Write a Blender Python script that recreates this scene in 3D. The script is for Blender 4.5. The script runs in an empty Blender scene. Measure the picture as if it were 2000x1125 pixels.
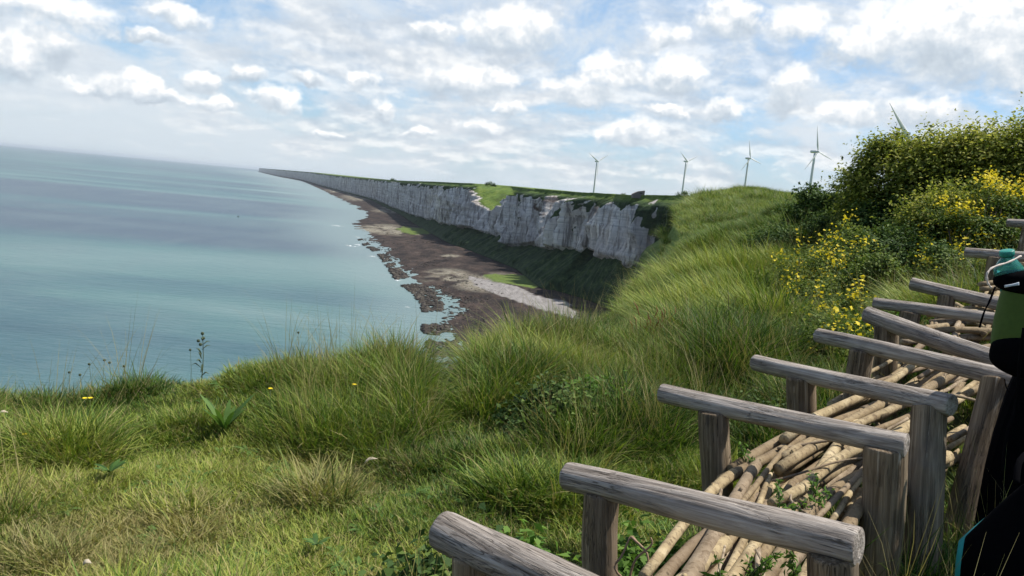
import bpy, math, random
import numpy as np
from mathutils import Matrix, Vector
random.seed(7); RNG = np.random.default_rng(7)
R_ = math.radians
SC = bpy.context.scene
COL = SC.collection

# ---------------------------------------------------------------- camera
EYE = np.array([0.0, 0.0, 1.65]); F = 1500.0
PITCH = R_(7.07); ROLL = R_(5.37)
FWD = np.array([0, math.cos(PITCH), -math.sin(PITCH)])
_r0 = np.array([1.0, 0, 0]); _u0 = np.cross(_r0, FWD)
RT = math.cos(ROLL)*_r0 + math.sin(ROLL)*_u0
UP = -math.sin(ROLL)*_r0 + math.cos(ROLL)*_u0
cam = bpy.data.cameras.new('camera'); co = bpy.data.objects.new('camera', cam); COL.objects.link(co)
cam.sensor_width = 36; cam.lens = 36*F/2000; cam.clip_start = 0.05; cam.clip_end = 200000
m = Matrix(((RT[0], UP[0], -FWD[0], 0), (RT[1], UP[1], -FWD[1], 0), (RT[2], UP[2], -FWD[2], EYE[2]), (0, 0, 0, 1)))
co.matrix_world = m
SC.camera = co

def P(px, py, d):                       # a pixel of the 2000 x 1125 photo at depth d -> world point
    return EYE + d*(FWD + RT*(px-1000)/F - UP*(py-562.5)/F)
def hit(px, py, z):
    d = P(px, py, 1.0) - EYE
    return EYE + d*(z-EYE[2])/d[2]
def proj(p):
    v = np.asarray(p, float) - EYE
    d = v @ FWD
    return 1000+F*(v @ RT)/d, 562.5-F*(v @ UP)/d, d

# ---------------------------------------------------------------- light
SUN_AZ, SUN_EL = 80.0, 58.0             # azimuth from +Y towards +X
S = Vector((math.cos(R_(SUN_EL))*math.sin(R_(SUN_AZ)), math.cos(R_(SUN_EL))*math.cos(R_(SUN_AZ)), math.sin(R_(SUN_EL))))
sl = bpy.data.lights.new('sun', 'SUN'); sl.energy = 5.0; sl.angle = R_(0.5); sl.color = (1.0, 0.95, 0.86)
so = bpy.data.objects.new('sun', sl); COL.objects.link(so); so.rotation_euler = S.to_track_quat('Z', 'Y').to_euler()
SC.view_settings.view_transform = 'Standard'; SC.view_settings.look = 'None'
SC.view_settings.exposure = 0.33; SC.view_settings.gamma = 1.0
SC.cycles.max_bounces = 5; SC.cycles.transparent_max_bounces = 6; SC.cycles.volume_bounces = 0
SC.cycles.diffuse_bounces = 2; SC.cycles.glossy_bounces = 2; SC.cycles.transmission_bounces = 4

# ---------------------------------------------------------------- node helpers
class G:
    """tiny expression builder over a node tree"""
    def __init__(s, nt): s.nt = nt; s.N = nt.nodes; s.L = nt.links
    def _in(s, sock, v):
        if v is None: return
        if isinstance(v, bpy.types.NodeSocket): s.L.new(v, sock)
        else: sock.default_value = v
    def m(s, op, a, b=None, c=None, clamp=False):
        n = s.N.new('ShaderNodeMath'); n.operation = op; n.use_clamp = clamp
        for i, v in enumerate((a, b, c)): s._in(n.inputs[i], v)
        return n.outputs[0]
    def v(s, op, a, b=None, sc=None):
        n = s.N.new('ShaderNodeVectorMath'); n.operation = op
        s._in(n.inputs[0], a); s._in(n.inputs[1], b)
        if sc is not None: s._in(n.inputs['Scale'], sc)
        return n.outputs[1] if op in ('DOT_PRODUCT', 'LENGTH', 'DISTANCE') else n.outputs[0]
    def xyz(s, x, y, z):
        n = s.N.new('ShaderNodeCombineXYZ'); s._in(n.inputs[0], x); s._in(n.inputs[1], y); s._in(n.inputs[2], z); return n.outputs[0]
    def sep(s, v):
        n = s.N.new('ShaderNodeSeparateXYZ'); s._in(n.inputs[0], v); return n.outputs
    def noise(s, vec, scale=1, detail=4, rough=.55, dist=0, dim='3D', kind='FBM', color=False):
        n = s.N.new('ShaderNodeTexNoise'); n.noise_dimensions = dim; n.noise_type = kind
        if kind != 'FBM':
            n.inputs['Offset'].default_value = 1.0
        s._in(n.inputs['Vector'], vec); s._in(n.inputs['Scale'], scale); s._in(n.inputs['Detail'], detail)
        s._in(n.inputs['Roughness'], rough); s._in(n.inputs['Distortion'], dist)
        return n.outputs['Color' if color else 'Fac']
    def vor(s, vec, scale, feature='F1', out='Distance', rand=1.0):
        n = s.N.new('ShaderNodeTexVoronoi'); n.feature = feature
        s._in(n.inputs['Vector'], vec); s._in(n.inputs['Scale'], scale); s._in(n.inputs['Randomness'], rand); return n.outputs[out]
    def mapr(s, v, a, b, c=0.0, d=1.0, smooth=True):
        n = s.N.new('ShaderNodeMapRange'); n.interpolation_type = 'SMOOTHSTEP' if smooth else 'LINEAR'
        s._in(n.inputs[0], v)
        for i, q in enumerate((a, b, c, d)): s._in(n.inputs[i+1], q)
        return n.outputs[0]
    def mix(s, f, a, b, mode='MIX'):
        n = s.N.new('ShaderNodeMix'); n.data_type = 'RGBA'; n.blend_type = mode
        s._in(n.inputs[0], f)
        for k, v in ((6, a), (7, b)):
            if isinstance(v, (tuple, list)) and len(v) == 3: v = (*v, 1)
            s._in(n.inputs[k], v)
        return n.outputs[2]
    def ramp(s, f, stops):
        n = s.N.new('ShaderNodeValToRGB'); e = n.color_ramp.elements
        while len(e) < len(stops): e.new(0.5)
        for el, (p, c) in zip(e, stops): el.position = p; el.color = (*c, 1)
        s._in(n.inputs[0], f); return n.outputs[0]
    def attr(s, name, out='Fac', kind='GEOMETRY'):
        n = s.N.new('ShaderNodeAttribute'); n.attribute_name = name; n.attribute_type = kind; return n.outputs[out]
    def mapping(s, vec, scale=(1, 1, 1), rot=(0, 0, 0), loc=(0, 0, 0)):
        n = s.N.new('ShaderNodeMapping'); s._in(n.inputs[0], vec)
        n.inputs['Scale'].default_value = scale; n.inputs['Rotation'].default_value = rot; n.inputs['Location'].default_value = loc
        return n.outputs[0]
    def bump(s, h, strength=.5, dist=.01):
        n = s.N.new('ShaderNodeBump'); s._in(n.inputs['Height'], h); n.inputs['Strength'].default_value = strength
        n.inputs['Distance'].default_value = dist; return n.outputs[0]
    def pos(s): return s.N.new('ShaderNodeNewGeometry').outputs['Position']
    def obj(s): return s.N.new('ShaderNodeTexCoord').outputs['Object']

def material(name, rough=.8, spec=.3):
    mt = bpy.data.materials.new(name); mt.use_nodes = True
    g = G(mt.node_tree); b = g.N['Principled BSDF']
    b.inputs['Roughness'].default_value = rough; b.inputs['Specular IOR Level'].default_value = spec
    return mt, g, b
def flat(name, col, rough=.7, spec=.3, var=.12, scale=30):
    mt, g, b = material(name, rough, spec)
    n = g.noise(g.obj(), scale, 4)
    c2 = tuple(max(0, c*(1-2*var)) for c in col); c3 = tuple(min(1, c*(1+2*var)) for c in col)
    g.L.new(g.mix(n, c2, c3), b.inputs['Base Color']); g.L.new(g.bump(n, .2, .003), b.inputs['Normal'])
    return mt

# ---------------------------------------------------------------- sky
def build_world():
    w = bpy.data.worlds.new('World'); SC.world = w; w.use_nodes = True
    g = G(w.node_tree); bg = g.N['Background']; bg.inputs['Strength'].default_value = 0.079
    sky = g.N.new('ShaderNodeTexSky'); sky.sky_type = 'NISHITA'; sky.sun_disc = False
    sky.sun_elevation = R_(SUN_EL); sky.sun_rotation = R_(SUN_AZ); sky.air_density = 1.0; sky.dust_density = 1.0; sky.ozone_density = 1.5
    d = g.N.new('ShaderNodeTexCoord').outputs['Generated']
    x, y, z = g.sep(d)
    SC.cycles.use_adaptive_sampling = True; SC.cycles.adaptive_threshold = .015; SC.cycles.adaptive_min_samples = 12
    az = g.m('MULTIPLY', g.m('ARCTAN2', x, y), 57.2958)
    el = g.m('MULTIPLY', g.m('ARCSINE', z), 57.2958)
    uv = g.xyz(az, el, 0.0)
    # domain warp
    wn = g.noise(uv, .35, 5, .6, 0, color=True)
    wx, wy, _ = g.sep(wn)
    u = g.m('ADD', az, g.m('MULTIPLY', g.m('SUBTRACT', wx, .5), 3.6))
    v = g.m('ADD', el, g.m('MULTIPLY', g.m('SUBTRACT', wy, .5), 2.6))
    blobs = [(70, 15, 150, 40), (95, 88, 72, 40), (20, 105, 60, 45), (345, 30, 80, 20), (290, 72, 50, 15), (190, 172, 75, 18),
             (255, 165, 60, 26), (310, 190, 80, 18), (395, 160, 38, 24), (420, 208, 55, 16), (540, 198, 52, 32), (475, 145, 40, 20), (600, 150, 40, 18),
             (710, 155, 38, 24), (745, 212, 30, 24), (900, 155, 100, 42), (980, 155, 42, 34), (1010, 60, 110, 62), (840, 60, 60, 24),
             (990, 215, 34, 16), (935, 255, 55, 26), (1130, 175, 90, 34), (1215, 140, 90, 46), (1310, 150, 78, 44), (1235, 262, 88, 30),
             (1410, 215, 62, 22), (1300, 222, 50, 14), (1537, 175, 46, 50), (1430, 35, 75, 46), (1560, 50, 78, 46), (1700, 90, 130, 60),
             (1830, 50, 180, 90), (1980, 90, 150, 110), (1670, 222, 66, 32), (1800, 215, 110, 34), (1300, 75, 60, 30), (820, 262, 40, 12), (640, 262, 50, 10)]
    uu = g.xyz(u, u, u); vv = g.xyz(v, v, v); tot = hs = mx = None
    def v3(op, a_, b_, c_=None):
        n = g.N.new('ShaderNodeVectorMath'); n.operation = op
        g._in(n.inputs[0], a_); g._in(n.inputs[1], b_)
        if c_ is not None: g._in(n.inputs[2], c_)
        return n.outputs[0]
    while len(blobs) % 3: blobs.append(blobs[-1])
    for i in range(0, len(blobs), 3):               # three puffs at a time, one in each component
        ku, ou, kv, ov = [], [], [], []
        for px, py, rx, ry in blobs[i:i+3]:
            q = P(px, py, 1.0) - EYE; q = q/np.linalg.norm(q); k = 57.3/F
            a0 = math.degrees(math.atan2(q[0], q[1])); e0 = math.degrees(math.asin(q[2]))
            ku.append(1/(rx*k*1.0)); ou.append(-a0/(rx*k*1.0)); kv.append(1/(ry*k*1.02)); ov.append(-e0/(ry*k*1.02))
        d1 = v3('MULTIPLY_ADD', uu, tuple(ku), tuple(ou)); e1 = v3('MULTIPLY_ADD', vv, tuple(kv), tuple(ov))
        w1 = v3('MULTIPLY_ADD', d1, d1, (-1.35, -1.35, -1.35)); w1 = v3('MULTIPLY_ADD', e1, e1, w1); w1 = v3('MINIMUM', w1, (0.0, 0.0, 0.0))
        tot = w1 if tot is None else v3('ADD', tot, w1)
        mx = w1 if mx is None else v3('MINIMUM', mx, w1)
        hs = v3('MULTIPLY', w1, e1) if hs is None else v3('MULTIPLY_ADD', w1, e1, hs)
    def red(vec, op):
        a_, b_, c_ = g.sep(vec); return g.m('MULTIPLY', g.m(op, g.m(op, a_, b_), c_), -1.0)
    tot = red(tot, 'ADD'); mx = red(mx, 'MINIMUM'); hs = red(hs, 'ADD')
    H = g.m('DIVIDE', hs, g.m('ADD', tot, .05))
    o1 = (-.45, -.8, 0)
    big = g.noise(uv, .32, 7, .60); big2 = g.noise(g.v('ADD', uv, o1), .32, 5, .60)
    fine = g.noise(uv, 1.1, 6, .62)
    dens = g.m('ADD', mx, g.m('MULTIPLY', g.m('SUBTRACT', g.m('ADD', g.m('MULTIPLY', big, .7), g.m('MULTIPLY', fine, .3)), .54), 2.7))
    alpha = g.mapr(dens, .26, 1.12)
    emb = g.m('MULTIPLY', g.m('SUBTRACT', big, big2), 1.6)
    br = g.m('ADD', g.m('ADD', g.m('MULTIPLY', H, .85), .66), emb)
    br = g.m('ADD', br, g.m('MULTIPLY', g.m('SUBTRACT', fine, .5), .9))
    br = g.m('SUBTRACT', br, g.m('MULTIPLY', g.mapr(dens, 1.0, 2.4), .12))
    ccol = g.ramp(br, [(0.0, (5.1, 5.9, 6.8)), (.36, (6.6, 7.4, 8.2)), (.66, (8.8, 9.2, 9.6)), (.9, (11.5, 11.5, 11.4))])
    # small low cumulus, flattened towards the horizon
    q = g.xyz(g.m('MULTIPLY', az, .13), g.m('POWER', g.m('MAXIMUM', g.m('ADD', el, 2.0), .01), .62), 3.0)
    lown = g.noise(q, 1.5, 6, .60); low2 = g.noise(g.v('ADD', q, (-.05, -.14, 0)), 1.5, 4, .60)
    lowm = g.mapr(lown, .40, .58)
    lcol = g.ramp(g.m('ADD', .52, g.m('MULTIPLY', g.m('SUBTRACT', lown, low2), 4.5)), [(0, (5.4, 6.1, 7.0)), (.45, (7.2, 7.7, 8.3)), (.75, (9.0, 9.2, 9.4)), (1, (10.6, 10.6, 10.5))])
    # high veil in streaks
    veil = g.noise(g.mapping(uv, (.05, .13, 1), (0, 0, R_(-14))), 1.0, 6, .62, 1.0)
    vm = g.mapr(veil, .37, .57, .12, .95)
    base = g.mix(1.0, sky.outputs[0], (1.0, 1.35, 1.6), 'MULTIPLY')
    base = g.mix(.4, base, (4.2, 6.2, 8.6))
    base = g.mix(vm, base, (7.6, 8.3, 9.0))
    hz = g.mapr(el, -1.0, 6.0, 0.9, 0.0)
    base = g.mix(hz, base, (6.7, 7.6, 8.3))
    lside = g.mapr(az, -34.0, -12.0, .30, 1.0)      # the seaward sky is plain and hazy
    lm = g.m('MULTIPLY', lowm, g.m('MULTIPLY', g.mapr(el, 0.0, 2.0), g.mapr(el, 20.0, 9.0, .12, 1.0)))
    lm = g.m('MULTIPLY', lm, g.m('MULTIPLY', lside, .62))
    base = g.mix(lm, base, lcol)
    base = g.mix(g.m('MULTIPLY', alpha, g.mapr(el, .5, 4.0)), base, ccol)
    # unseen sky overhead and behind the camera, made clearer to lower ambient light
    side = g.mapr(y, -.15, .45); clear = g.m('MULTIPLY', side, g.mapr(el, 62.0, 34.0))
    blue = g.mix(1.0, sky.outputs[0], (1.0, 1.15, 1.3), 'MULTIPLY')
    blue = g.mix(g.m('MULTIPLY', g.mapr(big, .5, .62), .6), blue, (8.0, 8.3, 8.8))
    base = g.mix(clear, blue, base)
    g.L.new(base, bg.inputs['Color'])
    w.cycles.sampling_method = 'NONE'
build_world()

# ---------------------------------------------------------------- mesh helpers
def mesh_obj(name, V, Fc, mat=None, parent=None, smooth=True, attrs=None, mats=None, midx=None):
    me = bpy.data.meshes.new(name)
    V = np.asarray(V, np.float32)
    if isinstance(Fc, np.ndarray):
        n, k = Fc.shape
        me.vertices.add(len(V)); me.vertices.foreach_set('co', V.ravel())
        me.loops.add(n*k); me.loops.foreach_set('vertex_index', Fc.ravel().astype(np.int32))
        me.polygons.add(n); me.polygons.foreach_set('loop_start', np.arange(0, n*k, k, dtype=np.int32))
        me.polygons.foreach_set('loop_total', np.full(n, k, np.int32))
        me.update(calc_edges=True)
    else:
        me.from_pydata(V.tolist(), [], Fc); me.update()
    if smooth: me.polygons.foreach_set('use_smooth', np.ones(len(me.polygons), bool))
    for a, arr in (attrs or {}).items():
        arr = np.asarray(arr, np.float32)
        if arr.ndim == 2:
            at = me.attributes.new(a, 'FLOAT_COLOR', 'POINT')
            if arr.shape[1] == 3: arr = np.hstack([arr, np.ones((len(arr), 1), np.float32)])
            at.data.foreach_set('color', arr.ravel())
        else:
            at = me.attributes.new(a, 'FLOAT', 'POINT'); at.data.foreach_set('value', arr)
    if mats:
        for q in mats: me.materials.append(q)
        if midx is not None: me.polygons.foreach_set('material_index', np.asarray(midx, np.int32))
    elif mat: me.materials.append(mat)
    o = bpy.data.objects.new(name, me); COL.objects.link(o)
    if parent: o.parent = parent
    return o
def tag(o, label=None, cat=None, group=None, kind=None):
    if label: o['label'] = label
    if cat: o['category'] = cat
    if group: o['group'] = group
    if kind: o['kind'] = kind
    return o
def empty(name, loc, label, cat, group=None, rot=None):
    o = bpy.data.objects.new(name, None); COL.objects.link(o); o.location = loc
    if rot: o.rotation_euler = rot
    o.empty_display_size = .1
    return tag(o, label, cat, group)

class MB:
    def __init__(s): s.V = []; s.F = []; s.n = 0; s.M = []
    def add(s, V, Fc, mi=0):
        V = np.asarray(V, float); s.V.append(V)
        for f in Fc: s.F.append([int(i)+s.n for i in f]); s.M.append(mi)
        s.n += len(V)
    def tube(s, pts, rad, k=10, mi=0, cap=True, jit=0.0, ell=1.0):
        pts = np.asarray(pts, float); rad = np.broadcast_to(np.asarray(rad, float), (len(pts),))
        T = np.gradient(pts, axis=0); T /= np.linalg.norm(T, axis=1)[:, None]+1e-9
        ref = np.array([0, 0, 1.0]) if abs(T[0][2]) < .9 else np.array([1.0, 0, 0])
        A = np.cross(T, ref); A /= np.linalg.norm(A, axis=1)[:, None]+1e-9; B = np.cross(T, A)
        th = np.linspace(0, 2*np.pi, k, endpoint=False)
        rr = rad[:, None]*(1+jit*RNG.normal(size=(len(pts), k)))
        ring = pts[:, None, :]+rr[..., None]*(np.cos(th)[None, :, None]*A[:, None]+ell*np.sin(th)[None, :, None]*B[:, None])
        V = ring.reshape(-1, 3); Fc = []
        for i in range(len(pts)-1):
            for j in range(k):
                a = i*k+j; b = i*k+(j+1) % k
                Fc.append([a, b, b+k, a+k])
        if cap:
            n = len(V); V = np.vstack([V, pts[0], pts[-1]])
            for j in range(k):
                Fc.append([n, (j+1) % k, j]); Fc.append([n+1, (len(pts)-1)*k+j, (len(pts)-1)*k+(j+1) % k])
        s.add(V, Fc, mi)
    def box(s, c, h, rot=None, mi=0, taper=1.0):
        c = np.asarray(c, float); V = np.array([[x, y, z] for z in (-1, 1) for y in (-1, 1) for x in (-1, 1)], float)
        V[4:, :2] *= taper
        V = V*np.asarray(h)
        if rot is not None: V = V @ np.asarray(rot).T
        s.add(V+c, [[0, 2, 3, 1], [4, 5, 7, 6], [0, 1, 5, 4], [2, 6, 7, 3], [0, 4, 6, 2], [1, 3, 7, 5]], mi)
    def build(s, name, mat=None, parent=None, smooth=True, mats=None):
        return mesh_obj(name, np.vstack(s.V), s.F, mat, parent, smooth, mats=mats, midx=s.M if mats else None)

# numpy value noise
_perm = RNG.random(65536)
def vnoise(x, y, z=0.0):
    x = np.asarray(x, float); y = np.asarray(y, float); z = np.broadcast_to(np.asarray(z, float), x.shape)
    xi = np.floor(x).astype(np.int64); yi = np.floor(y).astype(np.int64); zi = np.floor(z).astype(np.int64)
    fx = x-xi; fy = y-yi; fz = z-zi
    fx = fx*fx*(3-2*fx); fy = fy*fy*(3-2*fy); fz = fz*fz*(3-2*fz)
    def h(a, b, c): return _perm[(a*73856093 ^ b*19349663 ^ c*83492791) & 65535]
    def lx(b, c): return h(xi, b, c)*(1-fx)+h(xi+1, b, c)*fx
    return (lx(yi, zi)*(1-fy)+lx(yi+1, zi)*fy)*(1-fz)+(lx(yi, zi+1)*(1-fy)+lx(yi+1, zi+1)*fy)*fz
def fbm(x, y, z=0.0, o=4, g=.5):
    s = 0; a = 1; t = 0
    for i in range(o):
        s = s+a*vnoise(np.asarray(x)*2**i+i*17.3, np.asarray(y)*2**i+i*5.1, np.asarray(z)*2**i); t += a; a *= g
    return s/t
def sstep(x, a, b):
    t = np.clip((x-a)/(b-a), 0, 1); return t*t*(3-2*t)
def in_poly(px, py, poly):
    inside = np.zeros(px.shape, bool); n = len(poly)
    for i in range(n):
        x1, y1 = poly[i]; x2, y2 = poly[(i+1) % n]
        c = ((y1 > py) != (y2 > py)) & (px < (x2-x1)*(py-y1)/((y2-y1)+1e-12)+x1)
        inside ^= c
    return inside

# ---------------------------------------------------------------- sea and sea bed
def mat_sea():
    mt, g, b = material('sea_water', .30, .18)
    p = g.pos()
    n1 = g.noise(g.mapping(p, (.0011, .0034, 1), (0, 0, R_(12))), 1.0, 6, .55, .6)
    n2 = g.noise(g.mapping(p, (.0002, .0011, 1), (0, 0, R_(6)), (2, 3, 0)), 1.0, 5, .55, .4)
    n3 = g.noise(g.mapping(p, (.012, .004, 1), (0, 0, R_(20))), 1.0, 5, .6, .4)
    c = g.ramp(n1, [(.30, (.022, .062, .086)), (.45, (.040, .100, .120)), (.55, (.066, .145, .148)), (.68, (.12, .195, .195))])
    c = g.mix(g.mapr(n2, .46, .60, 0, .85), c, (.040, .066, .100))  # purple-grey cloud shadows painted into the water colour as streaks
    c = g.mix(g.mapr(n3, .40, .75, 0, .35), c, (.10, .15, .16))
    # pale shallows along the reef: distance to shore is stored on the mesh
    sh = g.attr('shallow')
    c = g.mix(g.m('MULTIPLY', sh, .75), c, (.17, .235, .235))
    g.L.new(c, b.inputs['Base Color']); b.inputs['IOR'].default_value = 1.33
    w1 = g.noise(g.mapping(p, (.05, .12, .1), (0, 0, R_(15))), 1.0, 6, .65)
    g.L.new(g.bump(w1, .5, 3.0), b.inputs['Normal'])
    return mt

# shoreline in plan, from far to near (pixel of the photo laid on the sea's level)
SEA = -100.0
SH_PX = [(503, 335.6), (545, 345.5), (590, 354), (634, 374), (650, 383), (668, 392), (692, 404), (712, 416), (714, 426), (678, 437), (700, 460),
         (722, 479), (752, 494), (772, 520), (792, 538), (806, 552), (838, 566), (862, 592), (864, 620), (880, 650), (905, 700), (900, 780)]
BS_PX = [(505, 335.2), (545, 344), (587, 351.5), (628, 364), (655, 371.5), (680, 379), (705, 386), (727, 393), (756, 408), (782, 421), (806, 437),
         (841, 458), (877, 478), (917, 492), (970, 514), (1008, 530), (1052, 566), (1100, 577), (1150, 592)]
TOP_Y = [(503, 328), (560, 332.5), (600, 335.5), (650, 342), (700, 347), (760, 351.5), (800, 353.5), (850, 355), (900, 357.5), (950, 359.5), (1000, 366), (1060, 370),
         (1100, 373.5), (1150, 377), (1200, 379), (1230, 381), (1280, 379), (1330, 379), (1400, 378)]
SHp = np.array([hit(a, b, SEA)[:2] for a, b in SH_PX]); BSp = np.array([hit(a, b, SEA+2)[:2] for a, b in BS_PX])
# near, out of sight below our own cliff
SHp = np.vstack([SHp, [(-50, 400), (-62, 330), (-75, 200), (-85, 100), (-95, 20), (-120, -60), (-180, -220), (-260, -500)]])
BSp = np.vstack([BSp, [(104, 640), (128, 570), (112, 460), (64, 330), (28, 235), (0, 130), (-18, 58), (-30, 12), (-52, -60), (-110, -220), (-190, -500)]])
def catmull(Pn, n):
    Pn = np.asarray(Pn, float); k = len(Pn); t = np.linspace(0, k-1, n); i = np.clip(t.astype(int), 0, k-2); f = (t-i)[:, None]
    p0 = Pn[np.clip(i-1, 0, k-1)]; p1 = Pn[i]; p2 = Pn[i+1]; p3 = Pn[np.clip(i+2, 0, k-1)]
    return .5*((2*p1)+(-p0+p2)*f+(2*p0-5*p1+4*p2-p3)*f*f+(-p0+3*p1-3*p2+p3)*f**3)
def lin(Pn, n):
    Pn = np.asarray(Pn, float); t = np.linspace(0, len(Pn)-1, n)
    return np.stack([np.interp(t, np.arange(len(Pn)), Pn[:, j]) for j in range(Pn.shape[1])], 1)

# cliff crest in plan: inland offset from the base (metres), per base point
nB = len(BSp)
OFF = [14, 14, 16, 18, 18, 18, 20, 22, 24, 26, 30, 42, 50, 52, 56, 58, 66, 64, 62, 60, 56, 50, 44, 40, 36, 30, 36, 40, 40]
OFF = np.array((OFF+[40]*nB)[:nB], float)
tang = np.gradient(BSp, axis=0); tang /= np.linalg.norm(tang, axis=1)[:, None]
inl = np.stack([-tang[:, 1], tang[:, 0]], 1)
inl = np.where((inl[:, :1] > 0), inl, -inl)      # inland is towards +X
CRp = BSp+inl*OFF[:, None]
# crest line near us is given in plan so that it meets the lawn
k0 = len(BS_PX)
CRp[k0-1] = (98, 745)
CRp[k0:] = [(148, 682), (170, 600), (152, 480), (104, 360), (62, 260), (30, 140), (13, 55), (7, 15), (-30, -60), (-80, -220), (-160, -500)]
NS = 2600
tt = np.linspace(0, 1, NS); tt = tt**0.9
def resample(Q):
    k = len(Q); t = tt*(k-1); i = np.clip(t.astype(int), 0, k-2); f = (t-i)[:, None]
    Q = np.asarray(Q, float)
    p0 = Q[np.clip(i-1, 0, k-1)]; p1 = Q[i]; p2 = Q[i+1]; p3 = Q[np.clip(i+2, 0, k-1)]
    c = .5*((2*p1)+(-p0+p2)*f+(2*p0-5*p1+4*p2-p3)*f*f+(-p0+3*p1-3*p2+p3)*f**3)
    l = p1*(1-f)+p2*f
    return .45*c+.55*l
Sh = resample(SHp); Bs = resample(BSp); Cr = resample(CRp)
# crest height from the skyline in the photo
cx, cy_, cd = proj(np.hstack([Cr, np.zeros((NS, 1))]))
ty = np.interp(cx, [a for a, b in TOP_Y], [b for a, b in TOP_Y])
hor = 375.7+.094*(cx-1000)
Cz = EYE[2]+(hor-ty)/F*cd*.9956
tn = np.interp(tt*(nB-1), [k0-1.5, k0-.5], [1, 0])
nearz = np.interp(tt*(nB-1), [k0-1, k0, k0+1, k0+2, k0+3, k0+4, k0+5, k0+6, k0+7, nB], [9, 13, 13, 12, 9.5, 6, 2, -2, -7, -7])
Cz = np.where(tn > 0, np.clip(Cz, -6, 16), 0)*tn+nearz*(1-tn)
along = np.concatenate([[0], np.cumsum(np.linalg.norm(np.diff(Bs, axis=0), axis=1))])
along = along[-1]-along

def build_coast():
    dirn = Cr-Bs; dirn /= np.linalg.norm(dirn, axis=1)[:, None]
    tiw = np.gradient(Bs, axis=0); tiw /= np.linalg.norm(tiw, axis=1)[:, None]
    inn = np.stack([-tiw[:, 1], tiw[:, 0]], 1); inn = np.where(inn[:, :1] > 0, inn, -inn)
    inn = (inn+dirn); inn /= np.linalg.norm(inn, axis=1)[:, None]
    # ---- beach: shoreline (a little under water) -> base
    NB = 46
    f = np.linspace(-.10, 1.0, NB)
    X = Sh[:, None, :]*(1-f)[None, :, None]+Bs[:, None, :]*f[None, :, None]
    wid = np.linalg.norm(Bs-Sh, axis=1)[:, None]
    amp = np.clip(wid/60, .02, 1)
    nz = fbm(X[..., 0]*.03, X[..., 1]*.012, 0, 5, .6)
    ridge = fbm(X[..., 0]*.12, X[..., 1]*.05, 3, 3, .6)
    zb = SEA-.45+f[None, :]*5.8+(nz-.5)*2.4*amp+(ridge-.5)*1.3*amp
    zb = np.where(f[None, :] > .85, np.maximum(zb, SEA+1.5), zb)
    zb[:, -1] = SEA+4.5
    Vb = np.dstack([X, zb]); 
    pxx, pyy, _ = proj(Vb.reshape(-1, 3)); pxx = pxx.reshape(zb.shape); pyy = pyy.reshape(zb.shape)
    sh_poly = [(917, 540), (960, 548), (1010, 560), (1048, 578), (1110, 590), (1130, 625), (1060, 606), (1010, 588), (960, 572), (925, 556)]
    gr_poly = [(945, 541), (985, 536), (1030, 538), (1076, 532), (1072, 552), (1045, 565), (1005, 556), (960, 550)]
    gr2 = [(775, 447), (800, 444), (842, 446), (835, 457), (800, 458), (785, 454)]
    jx = (fbm(X[..., 0]*.1, X[..., 1]*.04, 7, 3)-.5)*22; jy = jx*.3
    shingle = in_poly(pxx+jx, pyy+jy, sh_poly).astype(float)
    green = (in_poly(pxx+jx, pyy+jy, gr_poly) | in_poly(pxx+jx, pyy+jy, gr2)).astype(float)
    pale = np.zeros_like(zb)
    for (qx, qy, rx, ry) in [(960, 552, 90, 22), (870, 540, 60, 18), (745, 448, 60, 12), (790, 452, 60, 10), (700, 385, 40, 9), (760, 410, 40, 8), (655, 372, 25, 5), (880, 500, 22, 4)]:
        pale = np.maximum(pale, 1-((pxx-qx)/rx)**2-((pyy-qy)/ry)**2)
    pale = .75*np.clip(pale*1.3, 0, 1)*sstep(fbm(X[..., 0]*.06, X[..., 1]*.03, 9, 4), .36, .6)
    # shingle lies as a smooth bank
    zb = np.where(shingle > 0, SEA+3.2+(f[None, :]-.6)*8+.25*np.sin(X[..., 0]*.7+X[..., 1]*.25), zb)
    zb = np.where(green > 0, np.maximum(zb, SEA+5.0), zb); Vb[..., 2] = zb
    # ---- cliff: base -> talus -> chalk -> crest -> inland
    NC = 90
    q = np.linspace(0, 1, NC)[None, :]
    tb = np.interp(tt*(nB-1), [0, 6, 9, 11, 12, 14, 15.5, 16.5, 18, 19, 24, nB], [.03, .04, .07, .20, .24, .26, .30, .42, .40, .3, .5, .5])[:, None]  # talus height share
    s_ = along[:, None]
    tbn = tb*(.70+.75*fbm(s_*.016, 1.0+0*s_, 0, 4)+.25*(fbm(s_*.07, 5.0+0*s_, 0, 2)-.5))
    tbn = np.clip(tbn, .02, .8)
    hgt = q
    H0 = SEA+4.5; Ht = (Cz[:, None]-H0)
    # horizontal run: talus gets most of it
    ru = np.where(hgt < tbn, .72*hgt/tbn, .72+.20*(hgt-tbn)/(1-tbn))
    topb = sstep(hgt, .90, 1.0); ru = ru+topb*.08
    ru = ru/ru.max(axis=1, keepdims=True)
    full = np.linalg.norm(Cr-Bs, axis=1)[:, None]
    X2 = Bs[:, None, :]+(Cr-Bs)[:, None, :]*ru[..., None]
    z2 = H0+Ht*hgt
    chalk = sstep(hgt, tbn, tbn+.03)*(1-sstep(hgt, .90+.06*(fbm(s_*.03, 2+0*s_, 0, 3)-.5)*2, .97))
    # buttresses and gullies
    warp = (fbm(s_*.01, hgt*1.5, 4, 3)-.5)*30
    b1 = 1-np.abs(2*fbm((s_+warp)*.018, hgt*.5, 0, 3, .5)-1)
    b2 = 1-np.abs(2*fbm((s_+warp*1.2+hgt*14)*.055, hgt*.9, 8, 4, .6)-1)
    b3 = fbm(s_*.22, hgt*7, 3, 3)
    fade = np.clip(full/50, .25, 1.3)*sstep(hgt, .0, .10)
    env = (.35+.65*chalk)*np.interp(tt*(nB-1), [k0+1, k0+3], [1, .25])[:, None]
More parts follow.
